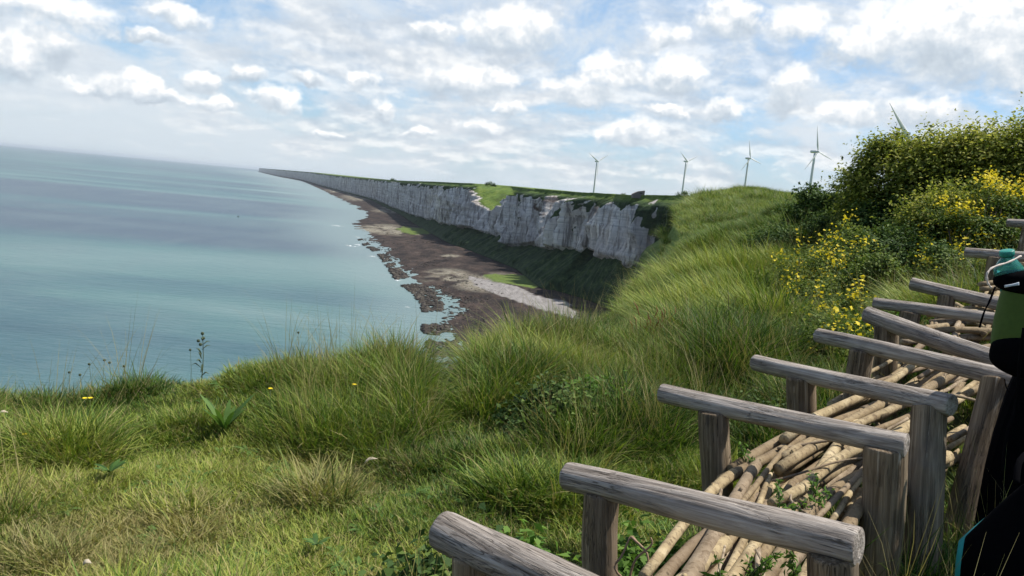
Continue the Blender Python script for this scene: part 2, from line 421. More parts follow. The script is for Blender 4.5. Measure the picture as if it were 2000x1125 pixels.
    out = ((b1-.6)*44*sstep(b1, .2, 1.0)+(b2-.6)*22+(b3-.5)*4.5)*fade*env
    strat = (fbm(hgt*26+0*s_, s_*.004, 0, 2)-.5)*2.5*chalk
    out = out+strat
    # hanging grassy valley cut into the cliff
    pxc, pyc, _ = proj(np.dstack([X2, z2]).reshape(-1, 3)); pxc = pxc.reshape(z2.shape); pyc = pyc.reshape(z2.shape)
    vt = np.interp(pxc, [925, 938, 958, 1000, 1040, 1060], [352, 372, 412, 398, 376, 366])
    wedge = ((pyc < vt+4*(b3-.5)) & (pxc > 928) & (pxc < 1060))
    wcut = np.where(wedge, (vt-pyc)*1.35, 0)
    out = out*(1-.8*wedge)-np.clip(wcut, 0, 46)
    X2 = X2-inn[:, None, :]*out[..., None]
    # vegetation on the face
    veg = sstep(hgt+.11*(b2-.6)+.22*(fbm((s_+warp)*.06, hgt*1.2, 12, 4, .6)-.5), .895, .95)
    veg = np.maximum(veg, 1-sstep(hgt+.02*(b3-.5), tbn-.02, tbn+.02))
    gl = fbm((s_+hgt*60+warp)*.05, hgt*1.6, 21, 4, .6)
    nearside = sstep(pxc, 1090, 1200)
    veg = np.maximum(veg, sstep(gl+.30*(hgt-.60)+.03*nearside, .66, .74)*sstep(pxc, 900, 1100)*chalk)
    veg = np.maximum(veg, wedge*1.0)
    for poly in ([(1300, 432), (1325, 400), (1350, 380), (1400, 380), (1400, 560), (1285, 560), (1312, 500), (1290, 478)],):
        veg = np.maximum(veg, in_poly(pxc+20*(b3-.5), pyc+14*(b3-.5), poly))
    veg = np.maximum(veg, sstep(tt*(nB-1), k0+1.2, k0+2.0)[:, None])
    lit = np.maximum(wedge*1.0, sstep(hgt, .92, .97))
    brown = in_poly(pxc, pyc, [(1068, 372), (1108, 374), (1115, 420), (1085, 430), (1070, 410)])*sstep(fbm(s_*.08, hgt*8, 2, 3), .4, .6)
    # ---- inland
    dist = np.array([5, 12, 25, 45, 80, 140, 260, 500, 1000, 2200, 5000], float)
    nearb = (sstep(tt*(nB-1), k0+2, k0+4))[:, None]
    x3 = Cr[:, None, :]+inn[:, None, :]*dist[None, :, None]
    # smooth inland direction to avoid folds: use blended constant direction far inland
    x3[..., 0] = Cr[:, None, 0]+(inn[:, None, 0]*np.minimum(dist, 60)+np.maximum(dist-60, 0)*.97)
    x3[..., 1] = Cr[:, None, 1]+(inn[:, None, 1]*np.minimum(dist, 60)+np.maximum(dist-60, 0)*.2)
    x3 = x3-inn[:, None, :]*out[:, -1:, None]*(out[:, -1:, None] < -6)
    rise = np.interp(dist, [0, 25, 80, 260, 1000, 5000], [0, .8, 1.4, 1.0, -4, -25])[None, :]*(1-nearb)
    rise = rise+np.interp(dist, [0, 5, 12, 25, 45, 80, 260, 1000, 5000], [0, 1.2, 2.0, 2.4, 2.4, 2.2, 1.8, -2, -20])[None, :]*nearb
    z3 = Cz[:, None]+rise+(fbm(x3[..., 0]*.02, x3[..., 1]*.02, 0, 3)-.5)*1.6*np.clip(dist/40, 0, 1)[None, :]
    r3 = np.hypot(x3[..., 0]-2, x3[..., 1]-4); z3 = z3-3.5*(1-sstep(r3, 18, 42))
    hill = 3.4*np.exp(-((x3[..., 0]-82)/22)**2-((x3[..., 1]-330)/55)**2)
    z3 = z3+hill
    V = np.concatenate([Vb, np.dstack([X2, z2]), np.dstack([x3, z3])], axis=1)
    nn = V.shape[1]
    def cat(a, b, c): return np.concatenate([np.broadcast_to(a, zb.shape), np.broadcast_to(b, z2.shape), np.broadcast_to(c, z3.shape)], axis=1).ravel()
    i = np.arange(NS-1)[:, None]*nn+np.arange(nn-1)[None, :]; i = i.ravel()
    Fc = np.stack([i, i+1, i+nn+1, i+nn], 1)
    mt, g, b = material('coast_rock_and_turf', .9, .15)
    p = g.pos(); _, _, pz = g.sep(p)
    # chalk
    n1 = g.noise(g.mapping(p, (.05, .05, .012)), 1, 7, .65); n2 = g.noise(g.mapping(p, (.015, .015, .30)), 1, 6, .6)
    n3 = g.noise(g.mapping(p, (.22, .22, .022)), 1, 6, .7)
    ch = g.ramp(n1, [(.26, (.18, .155, .135)), (.40, (.46, .415, .375)), (.58, (.68, .635, .58)), (.8, (.80, .76, .70))])
    ch = g.mix(g.mapr(n2, .50, .62, 0, .40), ch, (.36, .34, .34))
    ch = g.mix(g.mapr(n3, .47, .62, 0, .85), ch, (.17, .15, .14))
    fb = g.noise(g.mapping(p, (.004, .004, .55)), 1, 3, .6); ch = g.mix(g.mapr(fb, .56, .62, 0, .35), ch, (.24, .23, .22))
    ch = g.mix(g.attr('brown'), ch, (.10, .065, .05))
    # vegetation
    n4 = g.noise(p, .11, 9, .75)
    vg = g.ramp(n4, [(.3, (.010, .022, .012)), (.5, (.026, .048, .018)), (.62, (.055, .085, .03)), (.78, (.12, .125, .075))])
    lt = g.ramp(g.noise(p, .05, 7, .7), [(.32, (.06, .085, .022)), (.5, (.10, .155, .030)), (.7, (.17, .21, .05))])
    vg = g.mix(g.attr('lit'), vg, lt)  # sunlight on valley and cliff-top grass painted in as brighter green
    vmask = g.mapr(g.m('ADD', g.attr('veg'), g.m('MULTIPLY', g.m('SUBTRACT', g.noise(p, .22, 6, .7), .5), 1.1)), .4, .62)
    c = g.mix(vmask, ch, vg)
    # reef
    r1 = g.noise(g.mapping(p, (.06, .022, .1)), 1, 8, .7); r2 = g.noise(p, .5, 5, .7)
    rf = g.ramp(r1, [(.34, (.012, .010, .010)), (.46, (.034, .025, .022)), (.6, (.070, .050, .041)), (.75, (.14, .115, .09))])
    rf = g.mix(g.mapr(r2, .48, .60, 0, .85), rf, (.014, .012, .012))
    pl = g.ramp(g.noise(p, .25, 7, .75), [(.36, (.09, .075, .05)), (.48, (.22, .20, .15)), (.62, (.42, .39, .32))])
    rf = g.mix(g.attr('pale'), rf, pl)
    sg = g.ramp(g.noise(g.mapping(p, (.25, .06, .1), (0, 0, R_(8))), 1, 6, .6), [(.3, (.17, .158, .15)), (.7, (.30, .282, .27))])
    rf = g.mix(g.attr('shingle'), rf, sg)
    rf = g.mix(g.attr('green'), rf, g.mix(g.noise(p, .3, 5), (.06, .09, .02), (.14, .19, .045)))
    c = g.mix(g.attr('beach'), c, rf)
    # field beyond the mound with yellow flowers
    fl = g.mapr(g.noise(p, .30, 8, .8), .50, .58); dk = g.mapr(g.noise(p, .45, 7, .75), .52, .62, 0, .6); c = g.mix(g.m('MULTIPLY', dk, g.attr('yellow')), c, (.035, .06, .016))
    c = g.mix(g.m('MULTIPLY', fl, g.attr('yellow')), c, (.30, .24, .03))
    g.L.new(c, b.inputs['Base Color'])
    bh = g.m('ADD', g.noise(p, .35, 6, .65), g.m('MULTIPLY', g.noise(g.mapping(p, (.12, .12, .6)), 1, 5, .6), .5))
    g.L.new(g.bump(bh, .8, 1.6), b.inputs['Normal'])
    yel = sstep(-np.hypot((x3[..., 0]-50)/60, (x3[..., 1]-130)/150), -1.4, -.6)
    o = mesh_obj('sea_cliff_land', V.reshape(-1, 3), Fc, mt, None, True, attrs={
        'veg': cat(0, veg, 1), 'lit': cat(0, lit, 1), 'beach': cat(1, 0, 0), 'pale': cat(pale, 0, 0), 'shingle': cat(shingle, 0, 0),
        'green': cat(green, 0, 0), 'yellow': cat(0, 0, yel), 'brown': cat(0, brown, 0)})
    tag(o, kind='structure', label='chalk cliff coast with green top and dark reef at its foot')
    return Vb
BEACH = build_coast()

def build_sea():
    # radial sheet; fine near the shore so that the pale shallows follow it
    rr = np.concatenate([[0], np.geomspace(60, 90000, 150)]); th = np.linspace(R_(-100), R_(75), 260)   # from +Y
    RR, TH = np.meshgrid(rr, th, indexing='ij')
    X = RR*np.sin(TH); Y = RR*np.cos(TH)-(RR < 1)*1.0
    Z = np.full_like(X, SEA)
    # signed distance-ish: lateral distance to the shore polyline
    ys = Sh[:, 1]; o = np.argsort(ys)
    sx = np.interp(Y, ys[o], Sh[:, 0][o])
    lat = (sx-X)/np.clip(.04*np.abs(Y)+20, 20, 600)
    sw = sstep(-lat, -2.4, -.1)
    V = np.stack([X, Y, Z], -1).reshape(-1, 3); n2 = len(th)
    i = (np.arange(len(rr)-1)[:, None]*n2+np.arange(n2-1)[None, :]).ravel()
    Fc = np.stack([i, i+n2, i+n2+1, i+1], 1)
    ob = mesh_obj('sea', V, Fc, mat_sea(), None, True, attrs={'shallow': sw.ravel()})
    tag(ob, kind='structure', label='calm turquoise grey sea')
    bed = mesh_obj('sea_bed', [(-90000, -20000, -101.3), (90000, -20000, -101.3), (90000, 90000, -101.3), (-90000, 90000, -101.3)], [[0, 1, 2, 3]], flat('sea_bed_sand', (.12, .12, .1)))
    tag(bed, kind='structure')
build_sea()
# ---------------------------------------------------------------- near ground
FR = [  # rail ends (px, py, depth) at the top edge, rail radius, px of left / right post, post radii
    ((872, 993, 1.90), (1510, 1308, 1.32), .056, 925, 1400, .052, .06),
    ((1112, 900, 2.45), (1682, 1038, 1.86), .052, 1176, 1632, .055, .060),
    ((1293, 752, 3.40), (1776, 845, 2.76), .048, 1397, 1733, .064, .076),
    ((1478, 690, 4.07), (1862, 775, 3.16), .049, 1568, 1818, .070, .068),
    ((1598, 643, 4.60), (1990, 724, 3.55), .050, 1686, 1951, .066, .072),
    ((1695, 598, 4.85), (2080, 724, 3.90), .060, 1730, 2010, .070, .070),
    ((1708, 582, 5.50), (2170, 642, 4.60), .046, 1778, 2090, .066, .066),
    ((1783, 540, 6.00), (2210, 640, 5.00), .056, 1850, 2150, .060, .060),
    ((1887, 482, 7.00), (2300, 515, 6.00), .050, 1945, 2240, .065, .065),
    ((1968, 427, 8.20), (2330, 440, 7.20), .050, 2010, 2280, .065, .065)]
FR = [(a, b, r*.88, c, d, e, f) for a, b, r, c, d, e, f in FR]
FA = [P(*f[0]) for f in FR]; FB = [P(*f[1]) for f in FR]
CP = [(-8, 1, 0), (-8, 4, -.1), (-4, -3, 0), (0, -4, 0), (5, -4, .1), (-3.5, 2, 0), (-3.5, 4, -.03), (-1, 1.8, .02), (-1, 3.4, .03), (0, 3.2, .06), (0, 4.5, .03), (-3.0, 4.6, -.02),
      (0.3, 2.2, .10), (1.2, 1.6, .22), (1.9, 2.4, .20), (2.6, 3.4, .32), (1.0, 4.1, .16), (2.3, 5.2, .40), (3.4, 6.4, .62), (4.6, 7.8, .92), (3.6, 4.3, .62), (5.2, 5.8, .95), (1.7, 5.6, .2),
      (6.4, 7.2, 1.25), (5, 3, .6), (8, 5, 1.3), (12, 8, 1.8), (14, 14, 2.2), (12, 20, 2.4), (20, 20, 2.6), (18, 6, 2.1), (20, -4, 1.5)]
for px, py, d, h in [(1180, 600, 8.6, .35), (1245, 548, 11, .3), (1308, 492, 13, .3), (1390, 437, 15, .3), (1500, 398, 16.5, .3), (1560, 388, 17, .3), (1250, 650, 7.6, .2), (1350, 570, 9.8, .25), (1450, 500, 12, .3),
                     (1560, 445, 13.2, .3), (1690, 430, 11.6, .25), (1600, 520, 9.6, .3), (1500, 610, 7.8, .2), (1400, 690, 6.2, .15), (1700, 540, 8.3, .35), (1850, 420, 11.0, .3), (1960, 410, 10.5, .3), (1100, 640, 7.2, .25), (1000, 660, 6.6, .22), (1850, 500, 8.6, .4),
                     (800, 690, 6.0, .25), (1200, 780, 5.0, .1), (1000, 800, 4.6, .08)]:
    q = P(px, py, d); CP.append((q[0], q[1], q[2]-h))
for px, py, zt, zg_ in [(420, 690, .30, .06), (480, 668, .36, .13), (560, 668, .38, .16), (650, 662, .40, .18), (710, 648, .42, .20), (780, 630, .48, .24)]:
    q = hit(px, py, zt)*[.97, .97, 1]; CP.append((q[0], q[1], zg_))
CP = np.array(CP)
def _U(r2): return np.where(r2 > 1e-9, r2*np.log(r2+1e-12), 0)
_K = _U(((CP[:, None, :2]-CP[None, :, :2])**2).sum(-1))+np.eye(len(CP))*.6
_A = np.block([[_K, np.hstack([np.ones((len(CP), 1)), CP[:, :2]])], [np.vstack([np.ones(len(CP)), CP[:, :2].T]), np.zeros((3, 3))]])
_W = np.linalg.solve(_A, np.concatenate([CP[:, 2], np.zeros(3)]))
def tps(x, y):
    sh = np.shape(x); x = np.ravel(x); y = np.ravel(y)
    K = _U((x[:, None]-CP[None, :, 0])**2+(y[:, None]-CP[None, :, 1])**2)
    return (K @ _W[:len(CP)]+_W[len(CP)]+_W[len(CP)+1]*x+_W[len(CP)+2]*y).reshape(sh)
EDGE = []
for px, py, zt in [(-400, 735, .2), (0, 728, .2), (150, 738, .18), (300, 715, .2), (400, 700, .28), (470, 672, .36), (560, 672, .36), (650, 668, .40), (720, 655, .44), (780, 640, .50), (850, 680, .40), (900, 712, .30), (950, 690, .32), (1000, 628, .46), (1100, 612, .50)]:
    q = hit(px, py, zt); EDGE.append((math.atan2(q[0], q[1]), math.hypot(q[0], q[1])))
for px, d in [(1180, 8.7), (1245, 11), (1308, 13), (1390, 15), (1500, 16.5), (1560, 17.5), (1650, 24), (1800, 40), (2200, 60)]:
    q = P(px, 500, d); EDGE.append((math.atan2(q[0], q[1]), math.hypot(q[0], q[1])))
EDGE.append((R_(180), 60)); EDGE.insert(0, (R_(-80), 9.0)); EDGE.insert(0, (R_(-130), 14.0))
EDGE = np.array(EDGE)
def r_edge(x, y): return np.interp(np.arctan2(x, y), EDGE[:, 0], EDGE[:, 1])
def ground(x, y, rough=True):
    x = np.asarray(x, float); y = np.asarray(y, float)
    z = np.clip(tps(x, y), -.4, 3.0)
    if rough: z = z+(fbm(x*.9, y*.9, 0, 3)-.5)*.16+(fbm(x*4, y*4, 2, 2)-.5)*.05
    dr = np.maximum(np.hypot(x, y)-r_edge(x, y), 0)
    th = np.arctan2(x, y)
    lim = np.where(th > R_(9.5), 4.0, 40.0)
    return z-np.minimum(.75*dr+.35*dr**2, lim)
def gz(x, y): return float(ground(np.array([x]), np.array([y]))[0])

def soil_mat():
    mt, g, b = material('meadow_soil', .95, .1); p = g.pos()
    c = g.ramp(g.noise(p, 2.2, 6, .65), [(.3, (.030, .040, .014)), (.5, (.055, .062, .022)), (.68, (.12, .095, .045))])
    g.L.new(c, b.inputs['Base Color']); g.L.new(g.bump(g.noise(p, 18, 6, .7), .8, .03), b.inputs['Normal']); return mt
xs = np.arange(-13, 24, .14); ys = np.arange(-5, 30, .14)
XX, YY = np.meshgrid(xs, ys, indexing='ij'); ZZ = ground(XX, YY)
i = (np.arange(len(xs)-1)[:, None]*len(ys)+np.arange(len(ys)-1)[None, :]).ravel()
tag(mesh_obj('ground', np.stack([XX, YY, ZZ], -1).reshape(-1, 3), np.stack([i, i+len(ys), i+len(ys)+1, i+1], 1), soil_mat()), kind='structure', label='grassy cliff top ground')

# ---------------------------------------------------------------- grass
def leaf_mat(name, stops, straw=(.34, .27, .13), strawamt=.5, trans=.24, rough=.55, nscale=.8):
    mt, g, b = material(name, rough, .25)
    rnd = g.attr('rnd'); n = g.attr('itone', kind='GEOMETRY')
    f = g.m('ADD', g.m('MULTIPLY', rnd, .55), g.m('MULTIPLY', n, .5))
    c = g.ramp(f, stops)
    dry = g.attr('dry')
    idry = g.attr('idry', kind='GEOMETRY')
    dd = g.m('GREATER_THAN', g.m('ADD', g.m('MULTIPLY', idry, strawamt*1.6), dry), 1.0)
    dd2 = g.m('MULTIPLY', g.mapr(g.m('ADD', g.m('MULTIPLY', idry, strawamt*1.6), dry), .55, 1.3), .8)
    c = g.mix(dd2, c, straw)
    g.L.new(c, b.inputs['Base Color'])
    tr = g.N.new('ShaderNodeBsdfTranslucent'); ct = g.mix(1.0, c, (1.25, 1.3, .7), 'MULTIPLY'); g.L.new(ct, tr.inputs[0])
    ms = g.N.new('ShaderNodeMixShader'); ms.inputs[0].default_value = trans; b.inputs['Specular IOR Level'].default_value = .2
    g.L.new(b.outputs[0], ms.inputs[1]); g.L.new(tr.outputs[0], ms.inputs[2]); g.L.new(ms.outputs[0], g.N['Material Output'].inputs[0])
    return mt
M_GRASS = leaf_mat('grass_blades', [(.16, (.018, .046, .009)), (.38, (.060, .125, .017)), (.60, (.138, .215, .028)), (.84, (.30, .33, .065))])
M_LEAF = leaf_mat('weed_leaves', [(.25, (.035, .08, .018)), (.5, (.065, .135, .028)), (.8, (.12, .20, .05))], strawamt=.2, trans=.3)

def blades(n, rad, hmin, hmax, w, lean=.35, seg=3, flop=.5, dry=.12, bias=(0, 0)):
    """ribbons: returns V, F, rnd, dry"""
    a = RNG.random(n)*2*np.pi; r = rad*np.sqrt(RNG.random(n)); bx = r*np.cos(a); by = r*np.sin(a)
    h = hmin+(hmax-hmin)*RNG.random(n)**1.2; h = h*(1-.35*(r/rad)**2)
    az = a+RNG.normal(0, .9, n); ln = lean*(0.25+RNG.random(n))*(.5+r/rad); fl = flop*RNG.random(n)
    ww = w*(.6+.8*RNG.random(n)); side = az+np.pi/2+RNG.normal(0, .6, n)
    t = np.linspace(0, 1, seg+1)
    V = []; 
    for k, tk in enumerate(t):
        d = h*(ln*tk+fl*tk**2.2); up = h*(tk-.35*fl*tk**2.6)
        cx = bx+d*np.cos(az)+bias[0]*h*tk**1.6; cy = by+d*np.sin(az)+bias[1]*h*tk**1.6
        wk = ww*(1-tk**1.8)*.5+.0002
        V.append(np.stack([cx-wk*np.cos(side), cy-wk*np.sin(side), up], 1)); V.append(np.stack([cx+wk*np.cos(side), cy+wk*np.sin(side), up], 1))
    V = np.stack(V, 1)          # n, 2*(seg+1), 3
    m_ = V.shape[1]; base = (np.arange(n)*m_)[:, None]
    Fs = []
    for k in range(seg): Fs.append(base+np.array([2*k, 2*k+1, 2*k+3, 2*k+2])[None, :])
    Fc = np.concatenate(Fs, 0)
    rn = np.repeat(RNG.random(n), m_); dr = np.repeat(np.where(RNG.random(n) < dry, .8+.7*RNG.random(n), .5*RNG.random(n)), m_)
    return V.reshape(-1, 3), Fc, rn, dr
PROTO = bpy.data.collections.new('grass_tufts')     # never linked to the scene: only scattered as ground cover
def proto(name, V, Fc, rn, dr, mat):
    o = mesh_obj(name, V, Fc, mat, None, True, attrs={'rnd': rn, 'dry': dr}); COL.objects.unlink(o); PROTO.objects.link(o); return o
def join_b(parts):
    V = []; Fc = []; rn = []; dr = []; n = 0
    for v, f, a, b in parts: V.append(v); Fc.append(f+n); rn.append(a); dr.append(b); n += len(v)
    return np.vstack(V), np.vstack(Fc), np.concatenate(rn), np.concatenate(dr)
def rosette(n, L, w, up=.4, flop=.6, dry=.05):
    """broad leaves: 5 wide ribbon leaves from the centre"""
    parts = []
    for k in range(n):
        a = RNG.random()*6.28; l = L*(.6+.5*RNG.random()); t = np.linspace(0, 1, 6); d = l*t*(1-.2*up); z = l*(up*t-flop*t**2*.55)+.01
        wd = w*np.sin(np.pi*np.clip(t*.9+.08, 0, 1))**.7*.5
        ca, sa = math.cos(a), math.sin(a); V = []
        for q in range(6):
            V += [(d[q]*ca+wd[q]*sa, d[q]*sa-wd[q]*ca, z[q]+wd[q]*.3), (d[q]*ca-wd[q]*sa, d[q]*sa+wd[q]*ca, z[q]+wd[q]*.3)]
        f = np.array([[2*q, 2*q+1, 2*q+3, 2*q+2] for q in range(5)])
        parts.append((np.array(V), f, np.full(12, RNG.random()), np.full(12, 1.4 if RNG.random() < dry else .1)))
    return join_b(parts)
for k in range(4): proto(f'a_short_{k}', *blades(45, .13, .03, .085, .0052, .7, 2, .8, .22), M_GRASS)
for k in range(4): proto(f'b_mid_{k}', *blades(42, .14, .10, .24, .0060, .5, 3, .9, .13), M_GRASS)
for k in range(4): proto(f'c_tall_{k}', *blades(48, .13, .26, .52, .0068, .35, 3, .85, .20, (-.12, -.05)), M_GRASS)
for k in range(2): proto(f'd_stalk_{k}', *blades(9, .10, .5, .8, .0028, .25, 4, .4, 1.0, (-.15, 0)), M_GRASS)
for k in range(2): proto(f'e_weed_{k}', *rosette(10, .08, .016), M_LEAF)
for k in range(2): proto(f'f_mound_{k}', *blades(60, .20, .22, .46, .011, .5, 3, 1.1, .10, (-.45, -.12)), M_GRASS)
names = sorted(o.name for o in PROTO.objects)     # order used by Pick Instance
TYPE = {'short': [0, 1, 2, 3], 'mid': [4, 5, 6, 7], 'tall': [8, 9, 10, 11], 'stalk': [12, 13], 'weed': [14, 15], 'mound': [16, 17]}

def scatter_tree():
    nt = bpy.data.node_groups.new('scatter', 'GeometryNodeTree')
    nt.interface.new_socket('Geometry', in_out='INPUT', socket_type='NodeSocketGeometry'); nt.interface.new_socket('Geometry', in_out='OUTPUT', socket_type='NodeSocketGeometry')
    N = nt.nodes; L = nt.links
    gi = N.new('NodeGroupInput'); go = N.new('NodeGroupOutput'); mp = N.new('GeometryNodeMeshToPoints'); iop = N.new('GeometryNodeInstanceOnPoints'); ci = N.new('GeometryNodeCollectionInfo')
    ci.inputs['Collection'].default_value = PROTO; ci.inputs['Separate Children'].default_value = True; ci.inputs['Reset Children'].default_value = True
    def na(nm, ty):
        n = N.new('GeometryNodeInputNamedAttribute'); n.data_type = ty; n.inputs['Name'].default_value = nm; return n.outputs['Attribute']
    L.new(gi.outputs[0], mp.inputs[0]); L.new(mp.outputs[0], iop.inputs['Points']); L.new(ci.outputs[0], iop.inputs['Instance'])
    iop.inputs['Pick Instance'].default_value = True
    L.new(na('pick', 'INT'), iop.inputs['Instance Index'])
    e2r = N.new('FunctionNodeEulerToRotation'); L.new(na('rot', 'FLOAT_VECTOR'), e2r.inputs[0]); L.new(e2r.outputs[0], iop.inputs['Rotation'])
    L.new(na('scl', 'FLOAT_VECTOR'), iop.inputs['Scale'])
    rz=N.new('GeometryNodeRealizeInstances'); L.new(iop.outputs[0], rz.inputs[0]); L.new(rz.outputs[0], go.inputs[0])
    return nt
NT = scatter_tree()
def scatter(name, Pn, pick, rot, scl, idry, label, toff=0.0):
    me = bpy.data.meshes.new(name); me.vertices.add(len(Pn)); me.vertices.foreach_set('co', np.asarray(Pn, np.float32).ravel())
    a = me.attributes.new('pick', 'INT', 'POINT'); a.data.foreach_set('value', np.asarray(pick, np.int32))
    for nm, arr in (('rot', rot), ('scl', scl)):
        a = me.attributes.new(nm, 'FLOAT_VECTOR', 'POINT'); a.data.foreach_set('vector', np.asarray(arr, np.float32).ravel())
    a = me.attributes.new('idry', 'FLOAT', 'POINT'); a.data.foreach_set('value', np.asarray(idry, np.float32))
    Pn = np.asarray(Pn); tone = np.clip(.5+toff+2.3*(fbm(Pn[:, 0]*.8, Pn[:, 1]*.8, 77, 4, .6)-.5)+RNG.normal(0, .07, len(Pn)), 0, 1)
    a = me.attributes.new('itone', 'FLOAT', 'POINT'); a.data.foreach_set('value', tone.astype(np.float32))
    o = bpy.data.objects.new(name, me); COL.objects.link(o)
    md = o.modifiers.new('scatter', 'NODES'); md.node_group = NT
    return tag(o, label, None, None, 'stuff')

# the strip under the sticks stays free of tufts
PATHC = np.array([(a+b)/2 for a, b in zip(FA, FB)])
def dist_path(x, y):
    d = np.full(np.shape(x), 99.0)
    for i in range(len(PATHC)-1):
        a = PATHC[i][:2]; b = PATHC[i+1][:2]; ab = b-a; t = np.clip(((x-a[0])*ab[0]+(y-a[1])*ab[1])/(ab@ab), -.6 if i == 0 else 0, 1)
        d = np.minimum(d, np.hypot(x-a[0]-t*ab[0], y-a[1]-t*ab[1]))
    return d
def sample(n, x0, x1, y0, y1, pmar=900, below=1700):
    x = x0+(x1-x0)*RNG.random(n); y = y0+(y1-y0)*RNG.random(n)
    z = ground(x, y); px, py, d = proj(np.stack([x, y, z], -1))
    k = (d > .8) & (px > -pmar) & (px < 2000+pmar) & (py < below) & (np.hypot(x, y) < r_edge(x, y)+.7)
    k &= ((px > -200) & (px < 2200) & (py < 1400)) | (RNG.random(n) < .5)
    return x[k], y[k], z[k], px[k], py[k], d[k]
def off_shrubs(x, y):
    k = np.ones(len(x), bool)
    for a, b, r in FOOT: k &= ~((np.hypot(x-a, y-b) < r*.9) & (RNG.random(len(x)) < .85))
    return k
SCRUB = [(1500, 560), (1640, 440), (1660, 400), (2100, 380), (2100, 560), (1800, 620), (1640, 690), (1480, 620)]
def near_grass():
    x, y, z, px, py, d = sample(245000, -7.5, 11.5, .9, 13)
    re_ = r_edge(x, y); toedge = re_-np.hypot(x, y); dp = dist_path(x, y)
    th = np.arctan2(x, y)
    n1 = fbm(x*1.1, y*1.1, 5, 3); n2 = fbm(x*2.4, y*2.4, 9, 3); n3 = fbm(x*.7, y*.7, 14, 3)
    # height field of the sward in metres
    lawn = sstep(toedge+1.0*(n1-.5), .9, 1.8)*sstep(-x, -1.3, -.2)*sstep(-np.hypot(x, y)-.6*(n2-.5), -4.7, -4.0)
    h = .155+.42*(n1-.45)+.42*(n2-.48)
    h = h+.08*sstep(-toedge, -1.0, -.1)*sstep(th, R_(-22), R_(-6))*(.5+n2)
    h = h+.14*sstep(-np.abs(th-R_(-7.8)), -R_(3.2), 0)*sstep(-toedge, -1.3, -.2)
    h = h-.14*sstep(-th, R_(17), R_(24))
    h = h*(1-lawn)+lawn*(.055+.16*sstep(n2, .58, .75))
    h = np.where(toedge < 0, h-.25*np.clip(-toedge, 0, .7), h)
    hmound = sstep(np.hypot(x, y), 6.8, 8.6)*sstep(th, R_(8), R_(14)); h = h*(1-hmound)+.30*hmound*np.clip(.2+1.7*n2, .3, 1.6)
    ppx, ppy, _ = proj(np.stack([x, y, z], -1)); scrub = in_poly(ppx, ppy, SCRUB); h = np.where(scrub, h*.55, h)
    h = h-.30*sstep(-np.abs(th-R_(-4.0)), -R_(2.4), -R_(.8))*sstep(-toedge, -1.8, -.4)-.06*sstep(-np.abs(th-R_(-12)), -R_(3), 0)*sstep(-toedge, -1.2, -.2)
    hol = sstep(fbm(x*1.7, y*1.7, 55, 3, .6), .60, .70)*(toedge > .6); h = h+.14*hol*(1-lawn)
    h = np.maximum(h, .05)
    dens = np.where(h < .11, 1.0, np.where(h < .27, .62, .42))*np.clip(9/np.maximum(d, 1)**1.0*.5, .28, 1)
    keep = (RNG.random(len(x)) < dens) & ((dp > .50) | (RNG.random(len(x)) < .05)) & off_shrubs(x, y)
    x, y, z, h, n2, n3, lawn, toedge, hmound, d, n1 = [q[keep] for q in (x, y, z, h, n2, n3, lawn, toedge, hmound, d, n1)]
    n = len(x); u = RNG.random(n); r4 = RNG.integers(0, 4, n); r2 = RNG.integers(0, 2, n)
    pick = np.where(h < .11, r4, np.where(h < .27, 4+r4, 8+r4)); href = np.where(h < .11, .075, np.where(h < .27, .19, .42))
    mo = (hmound > .5) & (h >= .2); pick = np.where(mo, 16+r2, pick); href = np.where(mo, .36, href)
    s = np.clip(h/href, .45, 1.5)*(.75+.5*RNG.random(n))
    st = (u < .045) & (h > .13); pick = np.where(st, 12+r2, pick); s = np.where(st, .8+.3*RNG.random(n), s)
    wd = (u > .925) & (h < .36) & ~mo; pick = np.where(wd, 14+r2, pick); s = np.where(wd, .6+.8*RNG.random(n), s)
    rot = np.stack([RNG.normal(0, .12, n), RNG.normal(0, .12, n), np.where(mo, RNG.normal(0, .75, n), RNG.random(n)*6.28)], 1)
    wob = s*(.85+.3*RNG.random(n)); scl = np.stack([np.clip(wob, .75, 1.3), np.clip(wob, .75, 1.3), s], 1)
    idry = np.clip(.26*lawn+2.6*(fbm(x*1.3, y*1.3, 30, 4)-.50)*(.35+lawn)+.35*sstep(-toedge, -.5, 0)+.05, 0, .95)
    idry = np.where(d > 8, idry*.5, idry)
    scatter('meadow_grass', np.stack([x, y, z-.015], 1), pick, rot, scl, idry, 'green meadow grass with dry patches over the cliff top')
    print('grass tufts', n)
def far_grass():
    x, y, z, px, py, d = sample(60000, 2, 20, 7.5, 24)
    keep = (d > 8.5) & (RNG.random(len(x)) < .55) & (np.hypot(x, y) < r_edge(x, y)+1.0) & off_shrubs(x, y)
    x, y, z = x[keep], y[keep], z[keep]; n = len(x)
    n2 = fbm(x*1.2, y*1.2, 3, 3)
    s = .28+.85*n2
    ppx, ppy, _ = proj(np.stack([x, y, z], -1)); s = np.where(in_poly(ppx, ppy, SCRUB), s*.5, s)
    pick = 16+RNG.integers(0, 2, n)
    rot = np.stack([RNG.normal(0, .15, n), RNG.normal(0, .15, n), RNG.normal(0, .8, n)], 1)
    scl = np.stack([s*1.2, s*1.2, s], 1)
    idry = np.clip((fbm(x*.8, y*.8, 40, 3)-.45)*1.2, 0, .5)
    scatter('mound_grass', np.stack([x, y, z-.02], 1), pick, rot, scl, idry, 'long windswept grass on the mound behind the railings', -.16)  # tone lowered throughout to paint the mound's shade into its grass

